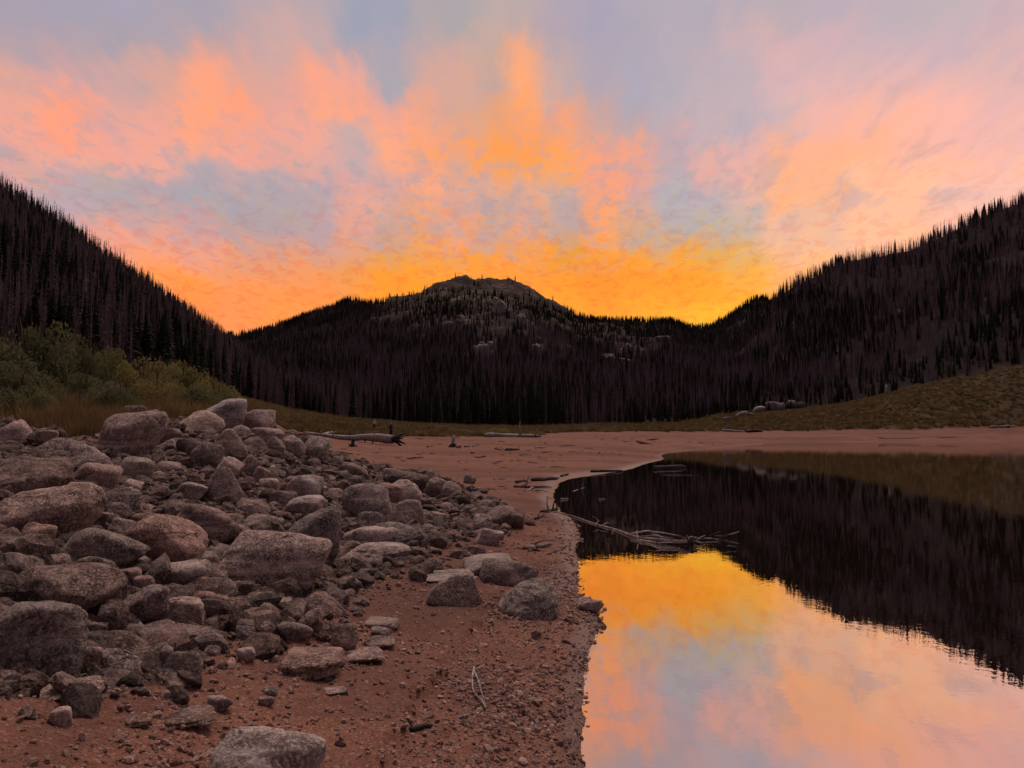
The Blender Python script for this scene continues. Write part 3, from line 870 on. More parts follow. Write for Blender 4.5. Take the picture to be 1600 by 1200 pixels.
# (x0, y0, x1, y1) as each rock shows in the photograph, kind, stone, skew, tilt, label
ROCKS = [
 (138,641,242,720,'d','granite',.15,0,'largest dome-shaped boulder at the top of the rock pile, dry grass behind it'),
 (188,634,222,660,'r','granite',0,0,'small brown knob of rock peeking over the back of the largest domed boulder'),
 (-34,653,39,696,'r','granite',.2,0,'rounded boulder at the top left edge of the pile, in front of the dry grass'),
 (32,684,152,730,'t','grey',-.15,.1,'long low grey boulder with a wedge crest, left of the largest domed boulder'),
 (92,725,175,772,'b','granite',.2,.2,'blocky tan-topped boulder with a dark shaded face below the long grey boulder'),
 (182,717,232,755,'b','pale',0,0,'squarish pale-topped boulder standing just below the largest domed boulder'),
 (-50,717,81,775,'d','red',.4,.15,'long pinkish boulder sloping down from the left edge of the pile'),
 (-60,753,122,840,'d','granite',.3,.1,'big brown slab-sided boulder at the left edge, sloping down to the right'),
 (142,761,208,802,'t','grey',.0,0,'triangular grey stone with a ridge, below the squarish pale-topped boulder'),
 (163,786,198,814,'r','pale',0,0,'small pale rounded stone in front of the triangular grey stone'),
 (89,775,119,799,'t','red',0,0,'small reddish stone between the big slab-sided boulder and the triangular grey stone'),
 (116,796,164,820,'s','red',.2,.15,'flat reddish stone with a dark face, right of the big slab-sided boulder tip'),
 (53,676,84,696,'b','red',0,0,'small red stone behind the long low grey boulder'),
 (78,756,134,778,'s','dark',0,0,'low dark stone under the blocky tan-topped boulder'),
 (183,746,217,770,'s','pale',.2,.3,'thin pale slab leaning below the squarish pale-topped boulder'),
 (-6,689,25,709,'r','dark',0,0,'small dark stone at the left edge above the long pinkish boulder'),
 (-10,711,60,742,'d','dark',.3,.2,'dark sloping stone tucked behind the long pinkish boulder'),
 (312,624,376,672,'r','lichen',.05,0,'pale lichen-covered boulder at the very top of the pile beside the willows'),
 (370,640,424,676,'d','granite',.0,.15,'tan shoulder boulder leaning right of the lichen-covered boulder'),
 (266,642,340,676,'d','pale',.1,.1,'long pale pinkish boulder in dry grass left of the lichen-covered boulder'),
 (325,670,379,717,'t','granite',.2,.1,'peaked brown boulder below the lichen-covered boulder'),
 (293,689,341,732,'d','dark',.1,0,'dark egg-shaped boulder left of the peaked brown boulder'),
 (272,682,316,714,'d','dark',0,0,'dark stone half hidden behind the dark egg-shaped boulder'),
 (354,665,386,690,'r','pale',.2,.2,'small pale rounded stone right behind the peaked brown boulder'),
 (384,670,436,690,'s','granite',0,0,'long low tan stone lying along the crest of the pile'),
 (375,683,414,706,'t','red',0,0,'pinkish angular stone with a pale chip in front, below the crest'),
 (412,684,442,715,'d','granite',.15,.2,'brown oval stone leaning right, on the crest of the pile'),
 (432,681,475,711,'d','granite',0,0,'broad brown stone on the crest, next to the pale end boulder'),
 (473,687,512,722,'d','grey',.1,0,'pale grey rounded boulder standing at the right end of the crest'),
 (328,713,374,748,'s','pale',.3,.45,'tilted slab with a tan broken face in the middle of the pile'),
 (366,711,404,748,'t','granite',.1,.2,'peaked brown stone right of the tilted slab with a tan face'),
 (304,730,371,784,'t','dark',.05,.1,'large dark pyramid-shaped boulder in the middle of the pile'),
 (388,729,418,757,'b','granite',.3,.3,'leaning brown wedge right of the large dark pyramid-shaped boulder'),
 (402,747,433,767,'b','grey',0,0,'small blocky grey stone below the leaning brown wedge'),
 (442,744,500,784,'d','pale',.1,.25,'pale-topped boulder with a dark undercut, right part of the pile'),
 (417,767,454,793,'r','dark',.2,.1,'small dark angular stone left of the pale-topped undercut boulder'),
 (251,781,362,848,'d','purple',.2,.18,'large purple-grey boulder with a long sloping back, left of the big slab boulder'),
 (437,775,500,815,'d','purple',0,0,'smooth purple dome of rock behind the tall rounded boulder'),
 (360,777,399,804,'s','red',.2,.35,'tilted orange-tan slab in the middle of the pile'),
 (262,749,315,779,'s','pale',.2,.4,'thin pale slab tilted right, left of the large dark pyramid-shaped boulder'),
 (239,722,276,743,'r','red',0,0,'reddish rounded stone left of the tilted slabs'),
 (234,703,257,727,'r','red',0,0,'small pink stone at the right foot of the largest domed boulder'),
 (235,684,269,708,'t','pale',.3,.3,'pale triangular flake right of the largest domed boulder'),
 (239,669,279,696,'b','dark',0,0,'dark brown block behind the pale triangular flake'),
 (269,714,301,731,'r','dark',0,0,'small dark stone below the dark egg-shaped boulder'),
 (69,817,206,890,'d','granite',.45,.22,'big tan-topped boulder with a deep black hollow underneath, sloping right'),
 (183,802,306,883,'r','red',.05,.1,'large rounded pinkish boulder with a dark shaded underside'),
 (156,807,210,848,'t','grey',0,0,'grey pointed stone behind the large rounded pinkish boulder'),
 (-30,876,156,970,'r','granite',.1,.1,'big coarse brown boulder near the left edge, above the blocky boulder'),
 (-60,935,99,1060,'b','grey',.1,.08,'big blocky grey boulder cut by the left edge, frontmost of the pile'),
 (-30,859,45,910,'d','granite',.2,.2,'brown stone at the left edge behind the big coarse brown boulder'),
 (37,864,96,892,'r','granite',0,0,'tan rounded stone on top of the big coarse brown boulder'),
 (101,865,166,903,'r','grey',.2,.15,'grey rounded stone right behind the big coarse brown boulder'),
 (19,819,74,874,'b','red',.2,.2,'tan angular block left of the tan-topped boulder'),
 (-16,839,41,874,'b','granite',0,0,'brown block at the left edge below the slab-sided boulder'),
 (159,883,213,918,'b','granite',0,0,'lumpy brown stone under the large rounded pinkish boulder'),
 (204,894,238,930,'b','red',.1,.1,'pink angular block left of the pale bread-shaped boulder'),
 (223,875,314,919,'r','pale',0,.12,'pale bread-shaped boulder in front of the large rounded pinkish boulder'),
 (164,921,247,981,'d','purple',.1,0,'dark grey pointed boulder with a smooth face below the pink block'),
 (145,901,190,951,'b','dark',0,0,'dark block wedged beside the big coarse brown boulder'),
 (273,863,333,894,'d','grey',.1,.1,'grey oval stone resting behind the pale bread-shaped boulder'),
 (317,828,503,926,'b','granite',.08,.07,'biggest flat-topped slab boulder in the middle foreground, with a pale rim'),
 (427,798,523,895,'d','purple',.12,.1,'tall rounded purple boulder leaning behind the biggest slab boulder'),
 (358,805,432,838,'d','grey',.1,.1,'grey stone showing over the top of the biggest slab boulder'),
 (284,899,360,934,'t','purple',.1,.05,'purple wedge-shaped stone left of the biggest slab boulder foot'),
 (355,908,392,939,'r','purple',0,0,'small round stone under the left corner of the biggest slab boulder'),
 (291,929,349,970,'b','red',.1,.2,'reddish broken block with a tan top below the purple wedge'),
 (251,939,310,985,'b','granite',0,.1,'rough pale-topped block in front of the reddish broken block'),
 (318,960,380,987,'s','purple',0,.1,'flat purple stone at the front of the pile'),
 (396,933,448,954,'s','pale',.1,.1,'flat pale flake lying below the biggest slab boulder'),
 (424,954,492,987,'s','pale',.3,.35,'tan flake tilted right at the front of the pile'),
 (376,926,418,950,'b','purple',0,0,'small purple block in front of the biggest slab boulder'),
 (445,939,490,962,'b','dark',.1,.1,'dark angular stone behind the tilted tan flake'),
 (531,757,608,824,'r','grey',.05,.05,'big round grey boulder at the right side of the pile'),
 (604,782,660,823,'t','grey',.2,.2,'angular grey boulder leaning on the right of the round grey boulder'),
 (608,751,657,790,'r','pale',.05,.1,'pale rounded boulder behind the angular grey boulder'),
 (572,815,665,860,'d','grey',.05,0,'smooth grey boulder half sunk in the red sand'),
 (520,849,645,898,'r','grey',0,.06,'long flattish grey boulder at the edge of the red sand'),
 (525,825,616,864,'d','pale',.3,.2,'long pale-crested stone behind the flattish grey boulder'),
 (549,802,599,835,'t','dark',.1,.1,'dark angular stone with a bright edge under the round grey boulder'),
 (660,736,690,762,'t','dark',0,0,'dark pointed stone at the back right of the pile'),
 (662,748,698,777,'d','granite',0,0,'brown dome-shaped stone in front of the dark pointed stone'),
 (689,753,721,778,'d','granite',.1,.1,'brown stone right of the brown dome-shaped stone'),
 (572,729,664,766,'s','dark',.1,.22,'long dark slab sloping down along the back of the pile'),
 (517,722,573,748,'d','purple',0,.2,'purple-red stone at the back of the pile, left of the long dark slab'),
 (724,740,744,755,'r','pale',0,0,'lone pale stone on the sand behind the pile'),
 (655,802,676,821,'b','grey',0,0,'small grey block at the edge of the sand'),
 (671,800,696,821,'r','granite',0,0,'small brown stone beside the small grey block'),
 (575,753,626,786,'s','red',.1,.2,'reddish slab behind the big round grey boulder'),
 (738,803,768,833,'r','granite',0,0,'upright brown stone on the sand left of the dark low boulder'),
 (757,790,820,824,'d','dark',0,.1,'dark low boulder on the sand near the waterline'),
 (783,804,804,822,'t','granite',.1,.2,'small wedge leaning on the front of the dark low boulder'),
 (742,827,786,853,'b','grey',.1,.15,'small grey block with a dark notch in the sand'),
 (721,858,801,901,'s','pale',.3,-.35,'slanting pale slab rising to the right, near the water'),
 (750,873,841,917,'d','grey',.05,.08,'smooth grey dome-shaped boulder on the sand near the waterline'),
 (774,905,873,966,'d','grey',.12,.18,'grey boulder sloping right, nearest the water'),
 (667,902,751,953,'t','grey',.05,.22,'grey wedge-shaped boulder on the red sand'),
 (636,889,739,914,'s','pale',0,0,'flat pale slab lying flush in the red sand'),
 (656,877,692,897,'t','pale',0,0,'small pale triangular stone behind the flat pale slab'),
 (426,1006,524,1063,'s','red',0,.05,'round flat flagstone bedded in the sand in front of the pile'),
 (531,1011,594,1041,'s','red',.1,.1,'flat pinkish slab right of the round flagstone'),
 (562,961,619,987,'s','pale',0,0,'flat tan stone topping a small heap on the sand'),
 (578,985,610,1004,'r','grey',0,0,'small grey stone in the little heap on the sand'),
 (569,999,613,1020,'s','red',0,.1,'thin flat stone at the bottom of the little heap'),
 (514,984,557,1024,'t','granite',.1,.3,'angular stones edge behind the flat pinkish slab'),
 (428,979,483,1011,'r','purple',0,0,'purple rounded stone just behind the round flagstone'),
 (394,976,428,1005,'r','granite',0,0,'small brown stone left of the purple rounded stone'),
 (902,935,944,957,'d','granite',.1,.1,'small wet stone sitting in the edge of the water'),
 (312,1146,492,1290,'r','pale',0,.05,'big pale rounded rock cut by the bottom edge'),
 (221,979,324,1026,'d','purple',.1,.12,'long smooth purple stone at the front foot of the pile'),
 (190,966,254,1011,'s','dark',.1,-.2,'dark slab slanting up right behind the long smooth purple stone'),
 (148,1015,214,1070,'r','granite',0,0,'round brown stone at the front foot of the pile'),
 (189,1010,258,1062,'d','granite',.1,.1,'brown stone leaning on the right of the round brown foot stone'),
 (247,1023,304,1070,'t','pale',.2,.2,'angular pale-faced stone at the front corner of the pile'),
 (147,951,192,1020,'b','dark',.15,.1,'narrow dark stone standing upright between the blocks'),
 (131,977,162,1018,'b','dark',.1,.1,'small dark upright stone left of the narrow standing stone'),
 (95,973,134,1006,'b','dark',0,0,'dark block right behind the big blocky grey boulder'),
 (99,1007,150,1053,'b','granite',0,.1,'brown broken stone right of the big blocky grey boulder foot'),
 (37,1027,88,1063,'b','granite',0,-.1,'brown stone in the shade of the big blocky grey boulder'),
 (49,1051,142,1094,'s','granite',0,-.05,'low crumbly slab half buried in front of the pile'),
 (-20,1067,26,1094,'r','purple',0,0,'low purple stone at the left edge in the gravel'),
 (237,1107,320,1145,'s','red',0,0,'low rounded slab bedded in the front gravel'),
 (183,1117,226,1143,'s','red',0,.1,'thin red slab left of the low rounded slab'),
 (75,1113,106,1141,'b','red',0,0,'red stone in the gravel at the lower left'),
 (830,979,846,994,'b','red',0,0,'small red block on the gravel below the sloping grey boulder'),
 (321,1094,358,1118,'r','granite',0,0,'brown pebble-like stone right of the low rounded slab'),
 (402,1091,426,1107,'r','pale',0,0,'whitish pebble, nearer of two on the sand'),
 (409,1081,431,1094,'r','pale',0,0,'whitish pebble, farther of two on the sand'),
 (504,1079,541,1094,'s','grey',0,0,'small flat grey stone on the open sand'),
 (367,1017,395,1039,'r','pale',0,0,'whitish stone on the sand left of the round flagstone'),
]

PLACED = []      # (x0, y0, x1, y1, x, y, short label)
def dims(x0, y0, x1, y1, kind):
    cx = (x0 + x1) / 2
    yb = min(y1, 1500)
    p = None
    for dy in (0, -3, -6, 3, 6, 10, 16):
        p = hit(cx, yb + dy)
        if p is not None and p.y < 60: break
    if p is None: return None
    D = p.y * CP + (p.z - CAMZ) * SP
    w = (x1 - x0) * D / F
    h = (y1 - y0) * D / F
    depr = max((CAMZ - p.z) / p.y, 0)
    dep = w * {'r': .8, 'd': .8, 'b': .68, 's': .9, 't': .75}[kind]
    H = max(h - .55 * dep * depr, .32 * h)
    if kind == 's':
        dep = min(1.3 * w, .8 * h / max(depr, .02), 2.2 * w) if depr > .12 else w
        H = max(h - .95 * dep * depr, .2 * h)
    return p, w, dep, H


nk = 0
for i, (x0, y0, x1, y1, kind, stone, skew, tilt, label) in enumerate(ROCKS):
    r = dims(x0, y0, x1, y1, kind)
    if r is None:
        print('no ground for', label); continue
    p, w, dep, H = r
    v, f = rock_shape(1000 + i * 7, 5 if w * F / p.y > 90 else 4, kind, skew, tilt)
    sink = .2 if kind != 's' else .3
    Ht = H * (1 + sink)
    Ht *= 1.1
    v = v * np.array((w / 2 * 1.05, dep / 2, Ht / 2))
    name = 'boulder' if w > .4 else 'stone'
    o = link(name, np_mesh(name, v, f, M[stone], True), None, (p.x, p.y + dep * .36, p.z + H / 2 - H * sink / 2))
    # turn towards the viewer's line so that the outline matches
    o.rotation_euler = (0, 0, -math.atan2(p.x, p.y))
    tag(o, label, 'boulder' if w > .4 else 'stone', 'rocks of the shore pile')
    PLACED.append((x0, y0, x1, y1, o.location.x, o.location.y, max(w, dep) / 2, label))

# the loose stones between the boulders, each an object, named after the boulder they lie beside
PROTO = []
for k in range(14):
    kd = 'rbdstbrdsbtrbs'[k]
    v, f = rock_shape(4000 + k * 13, 3, kd, random.uniform(-.2, .3), random.uniform(-.2, .2), 1.3)
    PROTO.append((v, f, kd))
PROTO_ME = {}
USED = {q[8]: 1 for q in ROCKS}
SHORT = lambda l: l
REL = [('in front of', 0, -1), ('behind', 0, 1), ('left of', -1, 0), ('right of', 1, 0)]
KINDW = {'r': 'rounded', 'b': 'blocky', 'd': 'domed', 's': 'flat', 't': 'pointed'}
STONEW = {'granite': 'brown', 'purple': 'purple', 'red': 'reddish', 'grey': 'grey', 'pale': 'pale', 'dark': 'dark'}
heroes = [(q[4], q[5], q[7]) for q in PLACED]
def brief(l):
    l = l.split(',')[0]
    for s in (' in the ', ' at the ', ' on the ', ' with ', ' behind ', ' below ', ' under ', ' left of', ' right ', ' leaning', ' near ', ' lying', ' standing', ' beside', ' between', ' resting', ' showing', ' peeking', ' tucked', ' sloping', ' nearest', ' half', ' bedded', ' cut by', ' topping', ' over ', ' wedged', ' tilted', ' sitting', ' from ', ' along ', ' rising', ' slanting', ' next to', ' cut '):
        k = l.find(s)
        if k > 8: l = l[:k]
    return l
BR = {}
for q in PLACED: BR.setdefault(brief(q[7]), []).append(q)
heroes = [(q[4], q[5], brief(q[7]), q[6]) for q in PLACED if len(BR[brief(q[7])]) == 1 and (q[2] - q[0]) > 44 and len(brief(q[7]).split()) <= 7]

fill, tries = 0, 0
SMALL = []
while fill < 168 and tries < 9000:
    tries += 1
    px, py = random.uniform(-20, 800), random.uniform(665, 1100)
    if not in_poly(np.array(px), np.array(py), PILE): continue
    p = hit(px, py)
    if p is None or p.y > 30: continue
    D = p.y
    size = min(max(random.lognormvariate(math.log(.165), .4), .1), .5) * (1 + .012 * D)
    wpx = size * F / D
    if wpx < 15: continue
    if any((p.x - q[4]) ** 2 + (p.y - q[5]) ** 2 < (q[6] * .9 + size * .3) ** 2 for q in PLACED): continue
    if any((p.x - s[0]) ** 2 + (p.y - s[1]) ** 2 < ((s[2] + size) * .38) ** 2 for s in SMALL): continue
    k = random.randrange(len(PROTO)); kd = PROTO[k][2]
    stone = random.choice(['granite', 'granite', 'purple', 'red', 'grey', 'dark', 'pale', 'red'])
    # label: what it looks like and which boulder it lies beside
    hs = sorted(heroes, key=lambda h: (h[0] - p.x) ** 2 + (h[1] - p.y) ** 2)[:5]
    szw = 'fist-sized' if size < .16 else 'small' if size < .24 else 'mid-sized' if size < .34 else 'larger'
    label = None
    for h in hs:
        dx, dy = p.x - h[0], p.y - h[1]
        rel = ('right of' if dx > 0 else 'left of') if abs(dx) > abs(dy) else ('behind' if dy > 0 else 'in front of')
        l = '%s %s %s stone %s the %s' % (szw, STONEW[stone], KINDW[kd], rel, h[2])
        if l not in USED: label = l; break
    if label is None or len(label.split()) > 16: continue
    USED[label] = 1
    key = (k, stone)
    if key not in PROTO_ME: PROTO_ME[key] = np_mesh('stone', PROTO[k][0], PROTO[k][1], M[stone], True)
    o = link('stone', PROTO_ME[key])
    sz = size * random.uniform(.34, .48) * (.6 if kd == 's' else 1)
    o.scale = (size / 2, size / 2 * random.uniform(.7, 1), sz / 1.3)
    o.location = (p.x, p.y, p.z + sz * random.uniform(-.08, .2))
    o.rotation_euler = (random.gauss(0, .28), random.gauss(0, .28), random.uniform(0, 6.28))
    tag(o, label, 'stone', 'loose stones of the rock pile')
    SMALL.append((p.x, p.y, size))
    fill += 1
print('fillers', fill, tries)

# rubble and gravel: nobody could count them
def rot_of(n, t=.5):
    return np.stack([RNG.normal(0, t, n), RNG.normal(0, t, n), RNG.uniform(0, 6.283, n)], -1)

def low_protos(n, mat, seed, sub=2):
    out = []
    for k in range(n):
        v, f = rock_shape(seed + 5 * k, sub, 'rbsdtbsr'[k % 8], 0, 0, 1.5)
        out.append(np_mesh('fragment', v, f, mat, False))
    return out

N_ = 60000
rr = np.exp(RNG.uniform(math.log(2.2), math.log(30), N_)) ; aa = RNG.uniform(-.66, .08, N_)
keep = RNG.uniform(0, 1, N_) < np.clip((rr / 14) ** .9, .12, 1)
rr, aa = rr[keep], aa[keep]
X, Y = rr * np.sin(aa), rr * np.cos(aa); Z = terrain(X, Y)
px, py = project(X, Y, Z)
ins = in_poly(px, py, PILE)
edge = in_poly(px - 40, py - 12, PILE) | in_poly(px, py - 30, PILE)
ok = ins | (edge & (RNG.uniform(0, 1, len(X)) < .25))
X, Y, Z = X[ok][:15000], Y[ok][:15000], Z[ok][:15000]
n = len(X)
s = np.clip(np.exp(RNG.normal(math.log(.038), .55, n)), .012, .15) * (1 + .02 * np.hypot(X, Y))
scatter('rubble', np.stack([X, Y, Z + s * .25], -1), rot_of(n, .45), np.stack([s, s * RNG.uniform(.6, 1, n), s * RNG.uniform(.35, .75, n)], -1), RNG.integers(0, 8, n), low_protos(8, M['rubble'], 7000), ('broken brown rubble filling the gaps between the boulders', 'rubble'))

N_ = 150000
rr = RNG.uniform(1.9, 15, N_) ; aa = RNG.uniform(-.66, .2, N_)
keep = RNG.uniform(0, 1, N_) < np.clip(3.2 / rr, 0, 1) ** .6
rr, aa = rr[keep], aa[keep]
X, Y = rr * np.sin(aa), rr * np.cos(aa); Z = terrain(X, Y)
sc_ = scarp(X, Y)
dens = np.where(sc_ < 0, 1.0, .36) * (Z > -.015) * (.35 + .65 * sstep(-.2, .5, fbm2(X / .6, Y / .6, 71, 2)))
ok = RNG.uniform(0, 1, len(X)) < dens
X, Y, Z = X[ok], Y[ok], Z[ok]; n = len(X)
s = np.clip(np.exp(RNG.normal(math.log(.0068), .5, n)), .0035, .028) * (1 + .05 * np.hypot(X, Y))
scatter('gravel', np.stack([X, Y, Z + s * .15], -1), rot_of(n, .5), np.stack([s, s * RNG.uniform(.6, 1, n), s * RNG.uniform(.4, .8, n)], -1), RNG.integers(0, 6, n), low_protos(6, M['pebble'], 7700, 1), ('coarse red gravel strewn over the sand towards the water', 'gravel'))

# ------------------------------------------------------------------ forest
def snag_parts(seed):
    """a dead conifer, height 1: bare tapering trunk and short drooping broken branches"""
    rg = np.random.default_rng(seed)
    k = 5
    zs = [0, .3, .7, 1.0]; rad = [.0105, .0085, .005, .001]
    off = rg.normal(0, .004, (4, 2)); off[0] = 0
    tv, tf = [], []
    for z, r, o in zip(zs, rad, off):
        for j in range(k): tv.append((o[0] + r * math.cos(j * 6.283 / k), o[1] + r * math.sin(j * 6.283 / k), z))
    for i in range(3):
        for j in range(k):
            a, b = i * k + j, i * k + (j + 1) % k
            tf.append((a, b, b + k, a + k))
    bv, bf = [], []
    for _ in range(110):
        z = rg.uniform(.16, .985); a = rg.uniform(0, 6.283)
        L = (.018 + .088 * (1 - z) ** .75) * rg.uniform(.35, 1.1)
        dz = -L * rg.uniform(.1, .9)
        c, s = math.cos(a), math.sin(a)
        wv = .0028 + .004 * rg.uniform()
        i0 = len(bv)
        bv += [(-s * wv * .2, c * wv * .2, z + wv), (s * wv * .2, -c * wv * .2, z - wv), (c * L, s * L, z + dz)]
        bf.append((i0, i0 + 1, i0 + 2))
        i0 = len(bv)
        bv += [(c * L * .35, s * L * .35, z + dz * .35 + wv * .6), (c * L * .4 - s * L * .3, s * L * .4 + c * L * .3, z + dz * 1.0), (c * L * .45, s * L * .45, z + dz * .45 - wv * .6)]
        bf.append((i0, i0 + 1, i0 + 2))
    return (np.array(tv), np.array(tf)), (np.array(bv), np.array(bf))


def spruce_parts(seed):
    rg = np.random.default_rng(seed)
    k = 5
    tv, tf = [], []
    for z, r in ((0, .018), (.5, .01), (1, .001)):
        for j in range(k): tv.append((r * math.cos(j * 6.283 / k), r * math.sin(j * 6.283 / k), z))
    for i in range(2):
        for j in range(k):
            a, b = i * k + j, i * k + (j + 1) % k
            tf.append((a, b, b + k, a + k))
    bv, bf = [], []
    z = .06
    while z < 1.0:
        R = (.005 + .135 * (1 - z) ** .8) * rg.uniform(.75, 1.1)
        m = 7 if z < .8 else 5
        a0 = rg.uniform(0, 6.283)
        for j in range(m):
            a = a0 + j * 6.283 / m + rg.normal(0, .2)
            L = R * rg.uniform(.6, 1.2); c, s = math.cos(a), math.sin(a)
            wd = L * .42 + .006
            dz = -L * rg.uniform(.25, .7)
            i0 = len(bv)
            bv += [(0, 0, z + .035), (c * L * .6 - s * wd, s * L * .6 + c * wd, z + dz * .8 - .006), (c * L, s * L, z + dz), (c * L * .6 + s * wd, s * L * .6 - c * wd, z + dz * .8 - .006)]
            bf += [(i0, i0 + 1, i0 + 2), (i0, i0 + 2, i0 + 3)]
        z += .026 + .012 * rg.uniform()
    i0 = len(bv); bv += [(.006, 0, .96), (-.006, 0, .96), (0, 0, 1.02)]; bf.append((i0, i0 + 1, i0 + 2))
    return (np.array(tv), np.array(tf)), (np.array(bv), np.array(bf))


def joined(name, parts, mats):
    me = bpy.data.meshes.new(name)
    vs, fs, mi, o = [], [], [], 0
    for k, (v, f) in enumerate(parts):
        vs += [tuple(q) for q in v]; fs += [tuple(int(j) + o for j in q) for q in f]; mi += [k] * len(f); o += len(v)
    me.from_pydata(vs, [], fs)
    for m in mats: me.materials.append(m)
    me.polygons.foreach_set('material_index', mi)
    me.update()
    return me


SNAGS = [snag_parts(300 + i) for i in range(5)]
SPRUCES = [spruce_parts(400 + i) for i in range(4)]
TREE_ME = {}
for i, (t_, b_) in enumerate(SNAGS):
    TREE_ME['d', i] = (np_mesh('trunk', t_[0], t_[1], M['snag']), np_mesh('branches', b_[0], b_[1], M['snag']), joined('dead_tree', (t_, b_), (M['snag'], M['snag'])))
for i, (t_, b_) in enumerate(SPRUCES):
    TREE_ME['l', i] = (np_mesh('trunk', t_[0], t_[1], M['bark']), np_mesh('crown', b_[0], b_[1], M['needle']), joined('live_tree', (t_, b_), (M['bark'], M['needle'])))


def build_forest():
    NC = 150000
    a = RNG.uniform(-.76, .76, NC)
    # density over distance
    rg_ = np.linspace(100, 985, 900)
    dn = rg_ * np.where(rg_ < 300, 1 / 2.6, (300 / rg_) ** .62 / 2.6)
    cdf = np.cumsum(dn); total = cdf[-1] * (rg_[1] - rg_[0]) * 1.52
    cdf = cdf / cdf[-1]
    n = int(total)
    r = np.interp(RNG.uniform(0, 1, n), cdf, rg_); a = RNG.uniform(-.76, .76, n)
    X, Y = r * np.sin(a), r * np.cos(a)
    Z = terrain(X, Y, False)
    w = surface_weights(X, Y, Z)
    cl = fbm2(X / 38, Y / 38, 131, 3)
    prob = w['forest'] * (.72 + .3 * np.clip(cl, -.8, .9)) * (1 - np.clip(w['rock'] * 1.15, 0, .74)) * (1 - .8 * np.exp(-(((project(X, Y, Z)[0] - 775) / 55) ** 2 + ((project(X, Y, Z)[1] - 520) / 48) ** 2))) * (1 - .97 * sstep(128, 168, Z + 14 * fbm2(X / 40, Y / 40, 139, 3)) * (r > 600) * sstep(610, 680, project(X, Y, Z)[0]) * sstep(930, 870, project(X, Y, Z)[0]))
    # slopes beyond a ridge cannot be seen from the lake
    ok = RNG.uniform(0, 1, n) < prob
    X, Y, Z, r, a, cl = X[ok], Y[ok], Z[ok], r[ok], a[ok], cl[ok]
    n = len(X)
    px, py = project(X, Y, Z)
    live = RNG.uniform(0, 1, n) < np.clip(.30 - .42 * fbm2(X / 26, Y / 26, 137, 3) + .35 * (r > 620) + .22 * (px < 430) * (r < 190) + .18 * (py > 625), .06, .95)
    edge = (px > 950) & (r < np.interp(a, HILL_R[0], HILL_R[2]) + 26)          # young spruces along the edge of the wood
    live = live | (edge & (RNG.uniform(0, 1, n) < .55))
    H = np.where(edge & live, .62, 1.0) * np.where(live, RNG.uniform(4, 10.5, n), RNG.uniform(5, 11.5, n)) * np.where(r > 600, .80, 1.0)
    H = H * np.where(r < 170, 1.1, 1)
    # hidden behind the terrain?
    aa = np.linspace(-.77, .77, 900); rr = np.exp(np.linspace(math.log(60), math.log(1000), 260))
    G, Q = np.meshgrid(aa, rr, indexing='ij')
    T = terrain(Q * np.sin(G), Q * np.cos(G), False)
    E = np.maximum.accumulate((T - CAMZ) / Q, 1)
    ia = np.clip(((a + .77) / 1.54 * 899).astype(int), 0, 899); ir = np.clip(np.searchsorted(rr, r * .985) - 1, 0, 259)
    hor = E[ia, ir]
    top = (Z + H - CAMZ) / r; base = (Z - CAMZ) / r
    seen = top > hor
    X, Y, Z, r, a, live, H, top, base, hor, px = [q[seen] for q in (X, Y, Z, r, a, live, H, top, base, hor, px)]
    n = len(X)
    order = np.argsort(r)
    NB = 3000
    occ = np.full(NB, -9.0); vis = np.zeros(n)
    ib = ((a + .77) / 1.54 * NB).astype(int)
    hw = np.maximum(1, (.05 * H / r / 1.54 * NB)).astype(int)
    for k in order:
        s = slice(max(ib[k] - hw[k], 0), ib[k] + hw[k] + 1)
        o = max(hor[k], float(occ[s].mean()), base[k])
        vis[k] = max(top[k] - o, 0) if abs(a[k]) < .585 else 0
        occ[s] = np.maximum(occ[s], top[k] - .25 * H[k] / r[k])
    pick = np.where(live, RNG.integers(0, len(SPRUCES), n), RNG.integers(0, len(SNAGS), n))
    rz = RNG.uniform(0, 6.283, n); lean = RNG.normal(0, .025, (n, 2))
    wide = RNG.uniform(.8, 1.3, n)
    single = np.zeros(n, bool)
    AREA = lambda x: 'left slope' if x < 400 else 'far mountainside' if x < 1000 else 'right slope'
    for isl, nm, cat in ((True, 'spruce_tree', 'tree'), (False, 'dead_tree', 'tree')):
        c = np.where(live == isl)[0]
        c = c[np.argsort(-vis[c])][:300]
        single[c] = True
        for k in c:
            tm, bm_, _ = TREE_ME['l' if isl else 'd', int(pick[k])]
            e = empty(nm, (X[k], Y[k], Z[k] - .2), rz[k])
            e.rotation_euler = (lean[k, 0], lean[k, 1], rz[k])
            e.scale = (H[k] * wide[k], H[k] * wide[k], H[k])
            low = r[k] < (190 if px[k] < 400 else 320 if px[k] < 1000 else 385); sky_ = top[k] > E[int(np.clip((a[k] + .77) / 1.54 * 899, 0, 899)), -1] - .002
            ar = ('foot of the ' if low else 'skyline of the ' if sky_ else 'middle of the ') + AREA(px[k])
            if isl: lab = 'dark narrow spruce standing among the trees at the ' + ar
            else: lab = 'bare grey dead conifer standing among the trees at the ' + ar
            tag(e, lab, 'tree', ('live spruces at the ' if isl else 'dead conifers at the ') + ar)
            link('trunk', tm, e); tag(link('crown' if isl else 'branches', bm_, e), kind='stuff')
    rest = ~single
